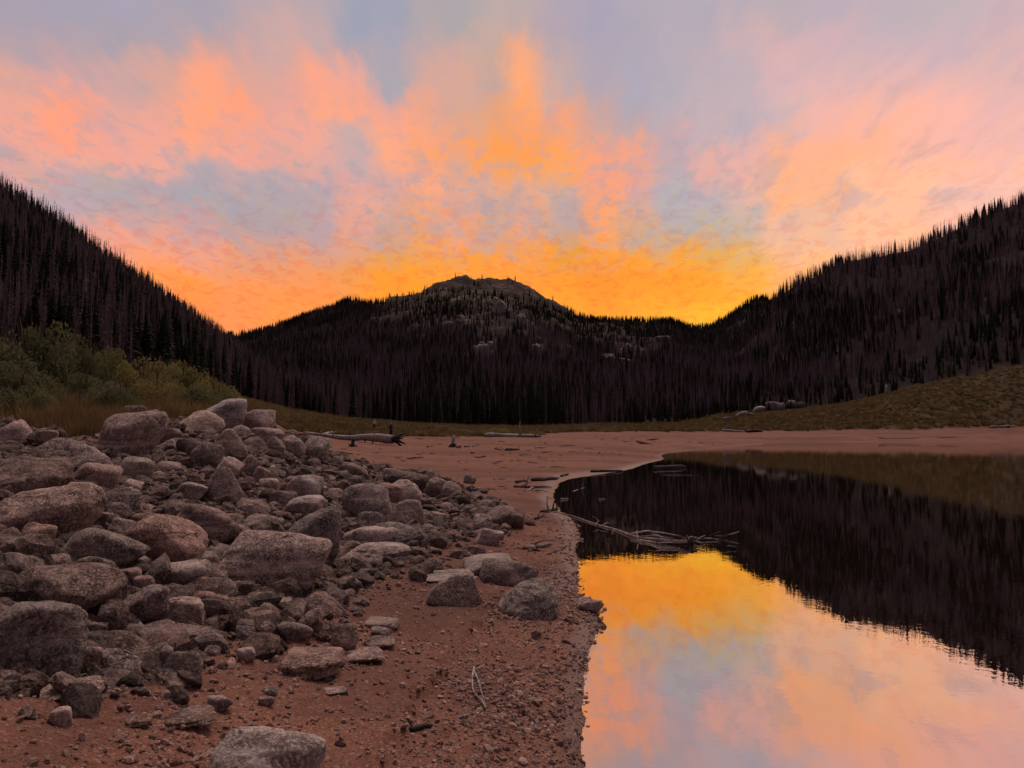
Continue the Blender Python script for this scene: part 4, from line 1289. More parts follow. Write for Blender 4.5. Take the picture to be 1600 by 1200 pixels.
    for isl, nm, lab in ((True, 'spruce_forest', 'dark mass of small live spruces covering the hillsides'), (False, 'dead_forest', 'purple-grey mass of bare dead conifers covering the hillsides')):
        m = rest & (live == isl)
        protos = [TREE_ME['l' if isl else 'd', i][2] for i in range(len(SPRUCES) if isl else len(SNAGS))]
        scatter(nm, np.stack([X[m], Y[m], Z[m] - .2], -1), np.stack([lean[m, 0], lean[m, 1], rz[m]], -1), np.stack([H[m] * wide[m], H[m] * wide[m], H[m]], -1), pick[m], protos, (lab, 'forest'))
    print('trees', n, int(live.sum()))


build_forest()

# cliffs of the far mountain: big outcrops standing out of the slope
for i, (x0, y0, x1, y1, kd, lab) in enumerate([
 (738,528,772,568,'b','pale granite cliff face low on the central mountain, over the dead trees'),
 (762,462,800,494,'b','pale granite outcrop high on the central mountain below its summit'),
 (716,548,745,566,'s','low granite ledge left of the pale cliff face on the central mountain'),
 (690,498,722,514,'s','granite ledge on the left shoulder of the central mountain'),
 (946,552,994,576,'b','pale broken outcrop among dead trees right of the central mountain'),
 (970,532,990,552,'b','small outcrop just above the pale broken outcrop'),
 (1020,522,1052,534,'s','flat granite ledge near the saddle right of the central mountain'),
 (800,486,826,512,'t','grey crag on the right flank of the central mountain'),
 (830,530,852,556,'b','grey rock rib low on the right flank of the central mountain'),
 (640,522,664,538,'b','dark outcrop on the left flank of the central mountain'),
 (1432,560,1446,570,'b','small pale rock showing between the trees of the right slope'),
 (1400,482,1424,494,'s','small ledge between the trees high on the right slope')]):
    p = hit((x0 + x1) / 2, y1)
    if p is None: continue
    w, h = (x1 - x0) * p.y / F, (y1 - y0) * p.y / F
    vs, fs, off, rg = [], [], 0, np.random.default_rng(8100 + i)
    for q in range(11):
        v, f = rock_shape(8100 + i * 20 + q, 3, 'bbst'[q % 4], rg.uniform(-.2, .2), rg.uniform(-.3, .3), 2.0)
        k = 1.0 if q == 0 else rg.uniform(.25, .6)
        c = np.array((0, 0, 0)) if q == 0 else np.array((rg.uniform(-.42, .42) * w, rg.uniform(-.1, .2) * w, rg.uniform(-.35, .42) * h))
        vs.append(v * np.array((w * .36, w * .26, h * .42)) * k + c); fs.append(f + off); off += len(v)
    o = link('outcrop', np_mesh('outcrop', np.vstack(vs), np.vstack(fs), M['cliff'], False), None, (p.x, p.y + w * .3, p.z + h * .40))
    tag(o, lab, 'outcrop', 'rock outcrops of the hills')

# pale boulders at the foot of the right slope
for i, (x0, y0, x1, y1, lab) in enumerate([
 (1196,627,1216,640,'large pale boulder at the forest edge above the far beach'),(1214,629,1230,641,'pale boulder right beside the large pale one at the forest edge'),
 (1230,625,1246,637,'upper pale boulder of the cluster at the forest edge'),(1178,634,1196,646,'grey boulder left of the large pale one at the forest edge'),
 (1246,628,1258,637,'small pale boulder at the right end of the forest edge cluster'),(1150,642,1168,651,'low grey boulder left of the forest edge cluster'),
 (1166,645,1180,652,'small grey boulder between the low grey one and the cluster'),(1130,651,1144,658,'small boulder at the far left of the forest edge row')]):
    p = hit((x0 + x1) / 2, y1)
    w, h = (x1 - x0) * p.y / F, (y1 - y0) * p.y / F
    v, f = rock_shape(8300 + i, 3, 'bdrb'[i % 4], .1, 0, 1.5)
    o = link('boulder', np_mesh('boulder', v * np.array((w / 2, w * .4, h * .6)), f, M['cliff'], True), None, (p.x, p.y + w * .2, p.z + h * .4))
    tag(o, lab, 'boulder', 'boulders at the forest edge')

# ------------------------------------------------------------------ willows, shrubs, grass
def leaf_cloud(seed, nleaf, lw, ll, shape=(1, 1, 1), lobes=26):
    rg = np.random.default_rng(seed)
    cen = rg.normal(size=(lobes, 3)); cen /= np.linalg.norm(cen, axis=1)[:, None]
    cen[:, 2] = np.abs(cen[:, 2]) * .9 + .02
    cen *= rg.uniform(.35, .8, (lobes, 1))
    cen[:, 2] = cen[:, 2] * 1.05
    rad = rg.uniform(.14, .30, lobes)
    li = rg.integers(0, lobes, nleaf)
    d = rg.normal(size=(nleaf, 3)); d /= np.linalg.norm(d, axis=1)[:, None]
    pos = cen[li] + d * (rad[li] * rg.uniform(.35, 1.05, nleaf) ** .5)[:, None]
    # loose shoots above the crown
    m = rg.uniform(size=nleaf) < .03
    pos[m] *= rg.uniform(1.02, 1.12, (m.sum(), 1))
    pos[:, 2] = np.abs(pos[:, 2])
    pos = pos * np.array(shape)
    ax = d * .8 + rg.normal(0, .6, (nleaf, 3)) + np.array((0, 0, .35)); ax /= np.linalg.norm(ax, axis=1)[:, None]
    sd = np.cross(ax, rg.normal(size=(nleaf, 3))); sd /= np.linalg.norm(sd, axis=1)[:, None] + 1e-9
    L = (ll * rg.uniform(.6, 1.3, nleaf))[:, None]; W = (lw * rg.uniform(.6, 1.3, nleaf))[:, None]
    v = np.stack([pos, pos + ax * L * .5 + sd * W, pos + ax * L, pos + ax * L * .5 - sd * W], 1).reshape(-1, 3)
    f = np.arange(nleaf * 4).reshape(-1, 4)
    return v, f


def stems(seed, n, shape):
    rg = np.random.default_rng(seed)
    vs, fs = [], []
    for _ in range(n):
        a, b = rg.uniform(0, 6.283), rg.uniform(.2, 1)
        tip = np.array((math.cos(a) * b * .75, math.sin(a) * b * .75, rg.uniform(.6, 1.0))) * np.array(shape)
        mid = tip * np.array((.4, .4, .55)); p0 = np.array((math.cos(a) * .08, math.sin(a) * .08, -.04))
        for q, (p, r) in enumerate(((p0, .022), (mid, .014), (tip, .004))):
            for j in range(4): vs.append(p + r * np.array((math.cos(j * 1.571), math.sin(j * 1.571), 0)))
        o = len(vs) - 12
        for i in range(2):
            for j in range(4):
                fs.append((o + i * 4 + j, o + i * 4 + (j + 1) % 4, o + i * 4 + 4 + (j + 1) % 4, o + i * 4 + 4 + j))
    return np.array(vs), np.array(fs)


LEAF = [leaf_cloud(500 + i, 17000, .017, .048, lobes=52) for i in range(3)]
LEAF_ME, STEM_ME = {}, [np_mesh('stems', *stems(520 + i, 26, (1, 1, 1)), M['stem']) for i in range(2)]
def bush(px, ybase, D, wpx, hpx, mat, lab, name='willow_bush', group='willows at the left of the shore'):
    d = ray(px, ybase); hd = math.hypot(d[0], d[1])
    X, Y = D * d[0] / hd, D * d[1] / hd
    z = terrain1(X, Y)
    W, H = wpx * D / F / 2, hpx * D / F
    e = empty(name, (X, Y, z - .05), random.uniform(0, 6.28)); e.scale = (W, W * .85, H)
    k = random.randrange(3)
    if (k, mat) not in LEAF_ME: LEAF_ME[k, mat] = np_mesh('foliage', *LEAF[k], M[mat])
    tag(link('foliage', LEAF_ME[k, mat], e), kind='stuff'); tag(link('stems', random.choice(STEM_ME), e), kind='stuff')
    tag(e, lab, 'bush', group)


for b in [
 (-60,640,26,240,135,'willow','tall dark green willow at the left edge of the picture'),
 (45,640,27,190,140,'willow','tallest rounded green willow at the left, second from the edge'),
 (112,640,29,120,118,'willow','dark green willow on the right flank of the tallest one'),
 (20,645,23.5,150,80,'willow','lower green willow in front of the tallest one'),
 (168,640,31,130,95,'willow2','yellowish willow just right of the dark green clump'),
 (225,640,30,130,92,'willow2','yellow-green willow in the middle of the row behind the largest boulder'),
 (285,640,32,130,88,'willow2','yellow-green willow left of the last drooping one'),
 (335,642,31,110,62,'willow2','low yellow willow at the right end of the row, above the lichen boulder'),
 (130,645,25.5,130,60,'willow','low green willow behind the largest domed boulder'),
 (40,655,19.5,120,62,'willow','low dark willow near the rocks at the left edge'),
 (185,652,21.5,110,60,'willow','low grey-green willow right behind the largest domed boulder'),
 (300,648,24,110,52,'willow','low grey-green willow behind the long pale boulder'),
 (245,642,27,110,55,'willow2','low yellowish willow in front of the row, above the long pale boulder')]:
    bush(*b)
for b in [(770,681,108,70,14,'willow2','yellow-green shrub in the middle of the far meadow'),(715,680,112,60,8,'willow2','low shrub left of the yellow-green one in the far meadow'),
          (840,682,118,40,7,'willow2','small shrub right of the yellow-green one in the far meadow'),(560,668,112,60,10,'willow','low dark shrub in the meadow left of the standing person'),
          (690,675,120,50,9,'willow2','low shrub right of the standing person, in the meadow'),(650,671,120,60,9,'willow','dull green shrub behind the standing person'),
          (470,655,120,70,10,'willow','low shrub on the grassy bank above the big log'),(420,642,110,60,9,'willow','low shrub at the left of the grassy bank')]:
    bush(*b, name='meadow_shrub', group='shrubs of the far meadow')


def tuft(seed, n, h, spread, w):
    rg = np.random.default_rng(seed)
    vs, fs = [], []
    for _ in range(n):
        a = rg.uniform(0, 6.283); b = rg.uniform(0, 1) ** .6 * spread * .4
        p = np.array((math.cos(a) * b, math.sin(a) * b, -.03)); L = h * rg.uniform(.5, 1.1)
        d = np.array((math.cos(a), math.sin(a), 0)) * rg.uniform(.1, .6) * spread + rg.normal(0, .1, 3) * spread
        sd = np.array((-math.sin(a + rg.normal(0, 1)), math.cos(a), 0)) * w
        m = p + d * .4 + np.array((0, 0, L * .6)); t = p + d + np.array((0, 0, L))
        o = len(vs)
        vs += [p - sd, p + sd, m + sd * .7, m - sd * .7, t]
        fs += [(o, o + 1, o + 2), (o, o + 2, o + 3), (o + 3, o + 2, o + 4)]
    return np.array(vs), np.array(fs)


def build_grass():
    # dry grass on the bank behind the pile
    N_ = 20000
    rr = RNG.uniform(12.5, 46, N_); aa = RNG.uniform(-.66, -.26, N_)
    X, Y = rr * np.sin(aa), rr * np.cos(aa); Z = terrain(X, Y, False)
    w = surface_weights(X, Y, Z)
    ok = (RNG.uniform(0, 1, N_) < w['grass'] * (.5 + .5 * sstep(-.4, .5, fbm2(X / 2.2, Y / 2.2, 151, 2))))
    X, Y, Z = X[ok][:9000], Y[ok][:9000], Z[ok][:9000]; n = len(X)
    s = RNG.uniform(.5, 1.25, n)
    pr = [np_mesh('tuft', *tuft(600, 26, .42, .28, .006), M['straw']), np_mesh('tuft', *tuft(601, 26, .34, .34, .006), M['redgrass']), np_mesh('tuft', *tuft(602, 26, .3, .4, .007), M['sedge'])]
    pk = np.clip((1.4 + 1.3 * fbm2(X / 3, Y / 3, 155, 2) + RNG.normal(0, .5, n)).astype(int), 0, 2)
    scatter('dry_grass', np.stack([X, Y, Z], -1), rot_of(n, .05), np.stack([s, s, s], -1), pk, pr, ('dry straw-coloured grass on the bank behind the boulders', 'grass'))
    # far meadow and right bank
    N_ = 130000
    rr = np.exp(RNG.uniform(math.log(50), math.log(350), N_)); aa = RNG.uniform(-.5, .68, N_)
    X, Y = rr * np.sin(aa), rr * np.cos(aa); Z = terrain(X, Y, False)
    w = surface_weights(X, Y, Z)
    ok = (RNG.uniform(0, 1, N_) < np.clip(w['grass'] * (1 - w['forest']), 0, 1) * (.45 + .55 * sstep(-.35, .35, fbm2(X / 5, Y / 5, 161, 3))))
    X, Y, Z, rr = X[ok], Y[ok], Z[ok], rr[ok]; n = len(X)
    s = RNG.uniform(.6, 1.5, n) * np.clip(rr / 140, .5, 1.3)
    pr = [np_mesh('tuft', *tuft(610, 30, .62, .8, .045), M['sedge']), np_mesh('tuft', *tuft(611, 30, .5, .9, .05), M['straw']), np_mesh('tuft', *tuft(612, 30, .55, .85, .05), M['sedge'])]
    pk = np.where(RNG.uniform(0, 1, n) < .22, 1, RNG.integers(0, 2, n) * 2)
    scatter('meadow_grass', np.stack([X, Y, Z], -1), rot_of(n, .06), np.stack([s, s, s * RNG.uniform(.6, 1.1, n)], -1), pk, pr, ('brown and olive meadow growth on the banks round the lake', 'grass'))
    print('meadow', n)


build_grass()
# tall seed heads and single clumps that stand out
for i, (px, py, D, h, mk, lab) in enumerate([
 (258,652,22,.95,'straw','tall clump of dry grass left of the long pale boulder'),(243,656,21.5,.7,'straw','dry grass clump beside the largest domed boulder'),
 (95,652,22.5,.8,'straw','dry grass with pale seed heads above the long low grey boulder'),(130,652,23,.75,'straw','dry seeding grass just left of the largest domed boulder'),
 (60,658,22,.6,'straw','short dry grass clump near the left edge of the bank'),(345,668,19.3,.4,'redgrass','rusty grass clump at the foot of the lichen-covered boulder'),
 (302,672,18.8,.35,'redgrass','rusty grass growing below the long pale boulder'),(172,648,23.5,.8,'straw','dry seeding grass behind the largest domed boulder')]):
    d = ray(px, py); hd = math.hypot(d[0], d[1]); X, Y = D * d[0] / hd, D * d[1] / hd
    o = link('grass_clump', np_mesh('grass_clump', *tuft(630 + i, 120, h, h * .8, .006), M[mk]), None, (X, Y, terrain1(X, Y)))
    tag(o, lab, 'grass', 'grass clumps on the bank')

# ------------------------------------------------------------------ driftwood
def tube(path, radii, seed=0, seg=8, wob=.12):
    """one limb as verts and faces, knotty, closed at both ends"""
    rg = np.random.default_rng(seed)
    P = np.array(path, float); n = len(P)
    T = np.gradient(P, axis=0); T /= np.linalg.norm(T, axis=1)[:, None] + 1e-9
    vs, fs = [], []
    for i in range(n):
        u = np.cross(T[i], (0, 0, 1.0)); u = u / np.linalg.norm(u) if np.linalg.norm(u) > 1e-3 else np.array((1.0, 0, 0))
        w = np.cross(u, T[i])
        for j in range(seg):
            a = j * 2 * math.pi / seg; r = radii[i] * (1 + wob * rg.normal())
            vs.append(P[i] + r * (math.cos(a) * u + math.sin(a) * w))
    for i in range(n - 1):
        for j in range(seg):
            fs.append((i * seg + j, i * seg + (j + 1) % seg, (i + 1) * seg + (j + 1) % seg, (i + 1) * seg + j))
    c0 = len(vs); vs += [P[0], P[-1]]
    for j in range(seg):
        fs.append((c0, (j + 1) % seg, j, j)); fs.append((c0 + 1, (n - 1) * seg + j, (n - 1) * seg + (j + 1) % seg, (n - 1) * seg + (j + 1) % seg))
    return np.array(vs), [tuple(dict.fromkeys(q)) for q in fs]


def limb(name, path, radii, mat, parent=None, seed=0, seg=8, wob=.12):
    P = np.array(path, float)
    o0 = Vector(P[0]) if parent is None else Vector((0, 0, 0))
    v, f = tube(P - np.array(o0), radii, seed, seg, wob)
    me = bpy.data.meshes.new(name); me.from_pydata([tuple(q) for q in v], [], f); me.materials.append(M[mat])
    me.polygons.foreach_set('use_smooth', [True] * len(me.polygons)); me.update()
    return link(name, me, parent, o0)


def resample(P, n):
    P = np.array(P, float); s = np.append(0, np.cumsum(np.linalg.norm(np.diff(P, axis=0), axis=1)))
    t = np.linspace(0, s[-1], n)
    return np.stack([np.interp(t, s, P[:, k]) for k in range(3)], -1)


def wob(P, amp, seed):
    rg = np.random.default_rng(seed); n = len(P)
    q = np.cumsum(rg.normal(0, amp, (n, 3)), 0); q -= np.linspace(0, 1, n)[:, None] * q[-1]
    return P + q


# the big fallen trunk with its root plate, in front of the standing person
def gp(px, D, z=None):
    d = ray(px, 680); hd = math.hypot(d[0], d[1]); X, Y = D * d[0] / hd, D * d[1] / hd
    return np.array((X, Y, terrain1(X, Y) if z is None else z))
big = empty('fallen_trunk', gp(545, 66))
tag(big, 'big silvery fallen trunk with a dark root end lying across the beach', 'log')
def rel(ps, e): return [np.array(p) - np.array(e.location) for p in ps]
b0, b1, b2, b3 = gp(475, 68), gp(535, 67), gp(575, 66), gp(613, 65)
pth = wob(resample([b0 + (0, 0, .35), b1 + (0, 0, .4), b2 + (0, 0, .5), b3 + (0, 0, .5)], 14), .03, 3)
limb('trunk', rel(pth, big), np.interp(np.linspace(0, 1, 14), [0, .4, .75, .92, 1], [.11, .2, .33, .42, .36]), 'silver', big, 5, 10, .07)
for k in range(8):
    a = k * .785 + .2
    s0 = b3 + np.array((0, 0, .5)); tip = s0 + np.array((.55 + .35 * random.random(), .35 * math.cos(a), .5 * math.sin(a) - .05)) * 1.15
    limb('root', rel(resample([s0 + np.array((-.1, 0, 0)), (s0 + tip) / 2 + np.array((0, 0, .08)), tip], 5), big), [.22, .17, .13, .1, .06], 'darkwood', big, 30 + k, 6, .15)
for k, (px, l) in enumerate(((500, .5), (520, .35), (556, .55), (585, .4))):
    s0 = gp(px, 67) + np.array((0, 0, .45)); limb('branch_stub', rel([s0, s0 + np.array((.1, -.15, .5 * l)), s0 + np.array((.3, -.2, l))], big), [.07, .05, .02], 'silver', big, 60 + k, 6)
for k, px in enumerate((552, 571, 583)):
    s0 = gp(px, 66.3); limb('branch_stub', rel([s0 + np.array((0, 0, .3)), s0 + np.array((0, -.1, .12)), s0 + np.array((0, -.2, -.08))], big), [.07, .06, .05], 'darkwood', big, 70 + k, 6)

def log(px0, py0, px1, py1, th, mat, lab, name='driftwood_log', water=False, branches=0, seed=0, lift=.4, cat='log', group='driftwood strewn over the beach'):
    p0 = on_water(px0, py0) if water else hit(px0, py0)
    p1 = on_water(px1, py1) if water else hit(px1, py1)
    if p0 is None or p1 is None: print('no log', lab); return
    D = (p0.y + p1.y) / 2; r = th * D / F / 2
    n = 9
    P = resample([np.array(p0), (np.array(p0) + np.array(p1)) / 2, np.array(p1)], n)
    for i in range(n):
        P[i, 2] = (0 if water else max(terrain1(P[i, 0], P[i, 1]), 0)) + r * lift
    P = wob(P, np.linalg.norm(P[-1] - P[0]) * .008, seed)
    rad = np.interp(np.linspace(0, 1, n), [0, .1, .85, 1], [.75 * r, r, .7 * r, .35 * r])
    if branches == 0:
        tag(limb(name, P, rad, mat, None, seed), lab, cat, group); return
    e = empty(name, tuple(P[0])); tag(e, lab, cat, group)
    limb('trunk', rel(P, e), rad, mat, e, seed)
    rg = np.random.default_rng(seed + 5)
    for k in range(branches):
        i = rg.integers(1, n - 1); L = np.linalg.norm(P[-1] - P[0]) * rg.uniform(.12, .3)
        dv = np.array((rg.normal(0, .7), rg.normal(0, .5), abs(rg.normal(.5, .4)))); dv /= np.linalg.norm(dv)
        limb('branch', rel(wob(resample([P[i], P[i] + dv * L], 5), L * .05, seed + k), e), np.linspace(r * .5, r * .12, 5), mat, e, seed + k, 6)


for k, a in enumerate([
 (757,683,846,684,8,'silver','long silvery log at the edge of the far meadow',2),
 (790,704,812,703,4,'darkwood','dark flat log on the beach below the silvery meadow log',0),
 (773,702,800,705,2.5,'darkwood','thin dark branch beside the dark flat log on the beach',1),
 (636,717,662,715,3,'darkwood','dark stick on the open beach below the big fallen trunk',0),
 (832,752,873,749,7,'darkwood','dark waterlogged log at the bend of the shoreline',0),
 (924,738,972,737,5,'darkwood','dark thin log lying along the far waterline',0),
 (803,761,862,763,5,'drift','brown driftwood pole at the head of the small cove',2),
 (818,767,838,761,3,'silver','short bleached stick leaning on the brown pole in the cove',0),
 (803,756,824,752,4,'darkwood','dark driftwood chunk behind the brown pole in the cove',0),
 (876,745,888,742,5,'darkwood','stubby dark log on the sand above the shoreline bend',0),
 (668,699,676,697,3,'darkwood','small dark chunk on the beach right of the fallen trunk',0),
 (738,698,748,696,3.5,'darkwood','dark chunk right of the pale stump on the beach',0),
 (726,699,734,698,3,'darkwood','small dark chunk next to the pale stump on the beach',0),
 (735,708,742,708,2.5,'darkwood','tiny dark chunk below the pale stump on the beach',0),
 (836,702,852,700,2.5,'drift','brown stick on the beach right of the dark flat log',0),
 (1128,674,1162,675,4,'silver','pale log on the far shore below the right bank',1),
 (1165,676,1192,675,5,'darkwood','dark root end beside the pale log on the far shore',2),
 (1370,685,1495,684,2.5,'silver','long pale pole along the far waterline',0),
 (1545,668,1590,667,3,'silver','pale log at the top of the far beach, right edge',0),
 (690,671,745,680,2.2,'silver','pale pole lying in the far meadow behind the pale stump',0),
 (640,673,668,668,2.5,'silver','short pale pole in the meadow right of the standing person',0),
 (505,680,520,677,5,'silver','short silver log lying behind the big fallen trunk',1),
 (818,860,862,852,8,'drift','brown forked driftwood branch on the sand near the waterline',3),
 (852,868,887,853,3,'darkwood','thin dark stick rising right from the forked driftwood',1),
 (808,858,850,864,4,'darkwood','dark bark strip under the forked driftwood branch',1),
 (845,800,872,797,6,'darkwood','dark clump of twigs at the shore end of the water branch',3),
 (835,812,850,806,5,'darkwood','dark knot of wood on the sand beside the dark low boulder',2),
 (640,1148,676,1144,9,'darkwood','short dark stick lying in the gravel near the bottom of the picture',2),
 (1022,733,1072,731,6,'darkwood','dark log floating off the far point of the beach',0),
 (1030,742,1092,743,2,'darkwood','thin stick floating behind the dark log in the water',0),
 (1136,857,1152,858,6,'darkwood','small dark stub sticking out of the open water',0),
 (876,781,888,780,3,'drift','short pale stick floating near the shoreline bend',0),
 (935,781,946,780,2,'drift','thin pale stick floating off the shoreline bend',0),
 (893,768,913,762,2,'drift','bent twig poking out of the water near the cove',1),
 (562,884,600,889,3,'darkwood','dark strip of bark on the sand right of the flattish grey boulder',0)]):
    log(*a[:5], a[5], a[6], water=a[6].find('float') >= 0 or a[6].find('water near') >= 0 or a[6].find('open water') >= 0, branches=a[7], seed=900 + k * 11, lift=.7)

# bits of bark and twig washed up over the beach
def bit(seed):
    rg = np.random.default_rng(seed)
    v, f = tube(wob(resample([(-1, 0, 0), (0, rg.normal(0, .1), .02), (1, 0, 0)], 4), .05, seed), [.05, .09, .08, .03], seed, 5, .2)
    f = np.array([q if len(q) == 3 else q for q in f if len(q) == 4])
    return np_mesh('twig', v, f, M['darkwood' if seed % 3 else 'drift'])
N_ = 6000
rr = np.exp(RNG.uniform(math.log(9), math.log(125), N_)); aa = RNG.uniform(-.3, .66, N_)
X, Y = rr * np.sin(aa), rr * np.cos(aa); Z = terrain(X, Y); w = surface_weights(X, Y, Z)
cl = sstep(.0, .6, fbm2(X / 4, Y / 7, 191, 3)) + .15
ok = (Z > .01) & (w['grass'] < .2) & (w['rubble'] < .5) & (RNG.uniform(0, 1, N_) < cl * .42)
X, Y, Z, rr = X[ok], Y[ok], Z[ok], rr[ok]; n = len(X)
sz = np.exp(RNG.normal(math.log(.09), .6, n)) * np.clip(rr / 30, .5, 3)
scatter('beach_litter', np.stack([X, Y, Z + .012], -1), np.stack([RNG.normal(0, .1, n), RNG.normal(0, .1, n), RNG.normal(0, .9, n)], -1), np.stack([sz, sz, sz], -1), RNG.integers(0, 5, n), [bit(50 + q) for q in range(5)], ('dark bits of bark and twig washed up on the beach', 'litter'))

# two small pale chips between the rocks
for k, (px, py, lab) in enumerate(((197, 806, 'tiny white chip of wood beside the small pale rounded stone'), (222, 808, 'white sliver of wood above the large rounded pinkish boulder'))):
    p = hit(px, py); P = [np.array(p) + np.array((0, -.12, .16)), np.array(p) + np.array((.04 * (1 if k else -.3), -.12, .19)), np.array(p) + np.array((.09 if k else -.01, -.12, .22))]
    tag(limb('wood_chip', P, [.008, .012, .006], 'pale', None, 40 + k, 5), lab, 'chip', 'white wood chips in the pile')

# the branch with a root fan reaching into the water
br = empty('drowned_branch', tuple(on_water(850, 798)))
tag(br, 'long bare branch reaching from the shore into the water, tangled at its far end', 'branch')
main = [(848,799,.05),(875,801,.03),(900,808,.015),(925,817,.01),(945,823,.01),(965,828,.01),(985,836,.02),(1005,841,.02),(1030,843,.04),(1055,846,.05),(1072,846,.08)]
P = np.array([np.array(on_water(a, b, c)) for a, b, c in main])
limb('trunk', rel(resample(P, 22), br), np.linspace(.010, .024, 22), 'drift', br, 1, 8)
for k, (pts, r0) in enumerate([
 ([(985,834,.05),(1010,829,.10),(1040,833,.13),(1066,838,.10)], .02), ([(990,840,.03),(1020,836,.07),(1050,842,.08),(1070,848,.06)], .018),
 ([(1000,844,.02),(1030,848,.03),(1062,847,.04)], .02), ([(997,848,.0),(996,838,.08),(995,829,.14)], .016), ([(1040,846,.05),(1032,838,.1),(1018,832,.14)], .014),
 ([(930,820,.05),(936,813,.08),(926,807,.14)], .012), ([(938,822,.04),(950,816,.08)], .010), ([(960,828,.03),(955,834,.0)], .012)]):
    limb('branch', rel(resample([np.array(on_water(*q)) for q in pts], 8), br), np.linspace(r0 * .7, r0 * .3, 8), 'drift' if k % 2 else 'silver', br, 80 + k, 6)
rc = np.array(on_water(1074, 846, .05))
for k in range(17):
    a = k * 2 * math.pi / 17 + random.uniform(-.2, .2); L = random.uniform(.08, .17) * (1.9 if k % 5 == 0 else 1)
    dv = np.array((math.cos(a) * .9 + .25, random.uniform(-.5, .5), math.sin(a) * .3 + .08)); tip = rc + dv * L
    tip[2] = max(tip[2], -.03)
    limb('root', rel(wob(resample([rc, rc + dv * L * .5 + np.array((0, 0, .04)), tip], 6), .012, k), br), np.linspace(.024, .006, 6), 'darkwood' if k % 3 else 'silver', br, 120 + k, 6, .15)
for k in range(7):
    q = np.array(on_water(1085 + k * 8, 844 - k * 1.3 + random.uniform(-3, 3), .03)); limb('branch', rel(resample([q, q + np.array((.16 + .1 * random.random(), random.uniform(-.1, .1), random.uniform(-.02, .1)))], 4), br), [.010, .009, .006, .003], 'darkwood' if k % 2 else 'silver', br, 150 + k, 6)

# forked pale twig on the gravel
tw = empty('forked_twig', tuple(hit(742, 1075)))
tag(tw, 'bleached forked twig lying on the gravel near the water', 'twig')
def gl(px, py, up=.012):
    p = hit(px, py); return np.array((p.x, p.y, p.z + up))
for k, pts in enumerate(([(741,1047),(738,1065),(738,1085),(743,1099)], [(740,1052),(747,1072),(752,1092),(759,1110)], [(743,1097),(752,1104),(760,1113)])):
    limb('branch', rel(resample([gl(*q, .014 + .006 * (i == 1)) for i, q in enumerate(pts)], 9), tw), np.linspace(.0075, .004, 9), 'silver', tw, 170 + k, 6)

# stumps on the beach
def stump(px, py, wpx, hpx, lab, seed, matbody, roots):
    p = hit(px, py); D = p.y; W, H = wpx * D / F, hpx * D / F
    e = empty('stump', tuple(p)); tag(e, lab, 'stump')
    limb('trunk', [(0, 0, -.1), (0, 0, H * .3), (W * .06, 0, H * .7), (W * .1, 0, H)], [W * .36, W * .26, W * .22, W * .12], matbody, e, seed, 9, .12)
    for k in range(roots):
        a = k * 2 * math.pi / roots + .3
        limb('root', resample([(0, 0, H * .3), (math.cos(a) * W * .4, math.sin(a) * W * .4, H * .16), (math.cos(a) * W * .75, math.sin(a) * W * .6, -.05)], 5), [W * .16, W * .13, W * .1, W * .07, W * .03], 'darkwood', e, seed + k, 6, .15)
stump(551, 698, 11, 14, 'dark stump standing in front of the big fallen trunk', 200, 'darkwood', 5)
stump(708, 699, 12, 19, 'pale weathered stump with black roots on the open beach', 220, 'silver', 6)
stump(1385, 617, 8, 16, 'leaning grey stub at the forest edge above the right bank', 240, 'silver', 3)
p = hit(717, 700)
v, f = rock_shape(9001, 3, 'd'); w = 9 * p.y / F
tag(link('stone', np_mesh('stone', v * np.array((w / 2, w / 2, w * .4)), f, M['pale'], True), None, (p.x, p.y, p.z + w * .25)), 'pale stone lying at the right foot of the pale stump', 'stone')

# ------------------------------------------------------------------ people
M['skin'] = mat_simple('skin', (.42, .27, .21), (.38, .24, .19), 4, .6, 0)
M['black_cloth'] = mat_simple('black_cloth', (.012, .013, .018), (.018, .018, .024), 9, .9, .2)
M['navy_cloth'] = mat_simple('navy_cloth', (.015, .018, .03), (.02, .022, .034), 9, .9, .2)
M['white_cloth'] = mat_simple('white_cloth', (.78, .75, .72), (.7, .67, .64), 9, .9, .2)
M['brown_cloth'] = mat_simple('brown_cloth', (.10, .05, .035), (.08, .04, .03), 9, .9, .2)
M['grey_cloth'] = mat_simple('grey_cloth', (.3, .25, .22), (.24, .2, .18), 9, .9, .2)
M['hair'] = mat_simple('hair', (.10, .06, .04), (.06, .035, .02), 20, .7, .3)
M['fair_hair'] = mat_simple('fair_hair', (.45, .32, .17), (.36, .25, .13), 20, .7, .3)


def skinned(name, joints, edges, radii, mat, parent, sub=2):
    me = bpy.data.meshes.new(name); me.from_pydata(joints, edges, [])
    o = link(name, me, parent)
    md = o.modifiers.new('skin', 'SKIN'); md.use_smooth_shade = True
    for i, r in enumerate(radii):
        me.skin_vertices[0].data[i].radius = (r, r)
    me.skin_vertices[0].data[0].use_root = True
    s = o.modifiers.new('sub', 'SUBSURF'); s.levels = sub; s.render_levels = sub
    me.materials.append(M[mat])
    return o


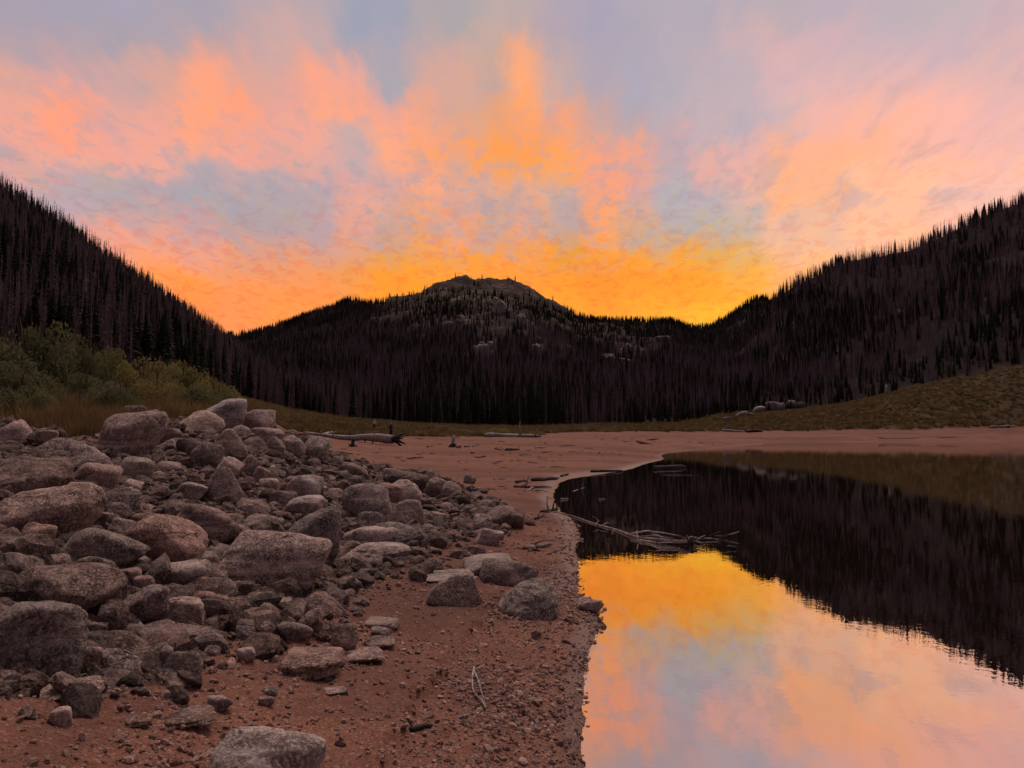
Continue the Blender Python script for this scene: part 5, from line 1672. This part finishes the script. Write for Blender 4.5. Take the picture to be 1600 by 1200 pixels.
def person(loc, rz, label, top, legs, hat, hair, arm, scale=1.0):
    e = empty('person', loc, rz); e.scale = (scale,) * 3
    tag(e, label, 'person')
    # faces +y ; arm: how far the forward arm is raised (0 hanging)
    ax = .42 * arm
    J = [(0, 0, .95), (0, .0, 1.12), (0, -.01, 1.32), (0, 0, 1.45), (0, .015, 1.54), (0, .03, 1.64), (0, .03, 1.72),
         (.10, 0, .90), (.11, .02, .50), (.11, -.01, .09), (.11, .14, .03), (-.10, 0, .90), (-.11, .05, .50), (-.12, -.06, .09), (-.12, .09, .03),
         (.19, -.01, 1.40), (.23, -.02 + .12 * arm, 1.14 + .05 * arm), (.22, .06 + ax, .92 + .22 * arm), (.21, .09 + ax * 1.2, .84 + .30 * arm),
         (-.19, -.01, 1.40), (-.23, -.03, 1.13), (-.23, .04, .90), (-.225, .06, .82)]
    Ed = [(0, 1), (1, 2), (2, 3), (3, 4), (4, 5), (5, 6), (0, 7), (7, 8), (8, 9), (9, 10), (0, 11), (11, 12), (12, 13), (13, 14), (2, 15), (15, 16), (16, 17), (17, 18), (2, 19), (19, 20), (20, 21), (21, 22)]
    Rd = [.13, .125, .14, .08, .055, .095, .085, .085, .06, .04, .035, .085, .06, .04, .035, .06, .045, .033, .035, .06, .045, .033, .035]
    skinned('body', J, Ed, Rd, 'skin', e)
    # nose, ears are part of the head shape; clothes follow the body
    tj = [J[i] for i in (0, 1, 2, 3, 15, 16, 17, 19, 20, 21)]
    skinned('jacket', tj, [(0, 1), (1, 2), (2, 3), (2, 4), (4, 5), (5, 6), (2, 7), (7, 8), (8, 9)], [.165, .155, .165, .085, .078, .062, .05, .078, .062, .05], top, e)
    lj = [(0, 0, .96), (.10, 0, .88), (.11, .02, .50), (.11, -.01, .10), (-.10, 0, .88), (-.11, .05, .50), (-.12, -.06, .10)]
    skinned('trousers', lj, [(0, 1), (1, 2), (2, 3), (0, 4), (4, 5), (5, 6)], [.15, .11, .08, .062, .11, .08, .062], legs, e)
    for s in ((.11, -.02, .045), (-.12, -.07, .045)):
        skinned('shoe', [s, (s[0], s[1] + .1, .04), (s[0], s[1] + .19, .03)], [(0, 1), (1, 2)], [.05, .05, .035], 'black_cloth', e, 1)
    skinned('hair', [(0, -.01, 1.70), (0, .0, 1.745), (0, .03, 1.77)], [(0, 1), (1, 2)], [.075, .085, .07], hair, e, 1)
    if hat:
        skinned('hat', [(0, -.04, 1.765), (0, .04, 1.78), (0, .15, 1.745)], [(0, 1), (1, 2)], [.095, .095, .03], hat, e, 1)
    skinned('nose', [(0, .115, 1.655), (0, .14, 1.64)], [(0, 1)], [.02, .012], 'skin', e, 1)
    return e


q = gp(611, 72)
person((q[0], q[1], q[2]), math.radians(80), 'person in dark jacket and cap standing behind the big fallen trunk', 'black_cloth', 'navy_cloth', 'grey_cloth', 'hair', 1.0)
q = gp(585, 92)
person((q[0], q[1], q[2]), math.radians(160), 'person in white top and brown trousers standing farther off in the meadow', 'white_cloth', 'brown_cloth', None, 'fair_hair', .1, .80)
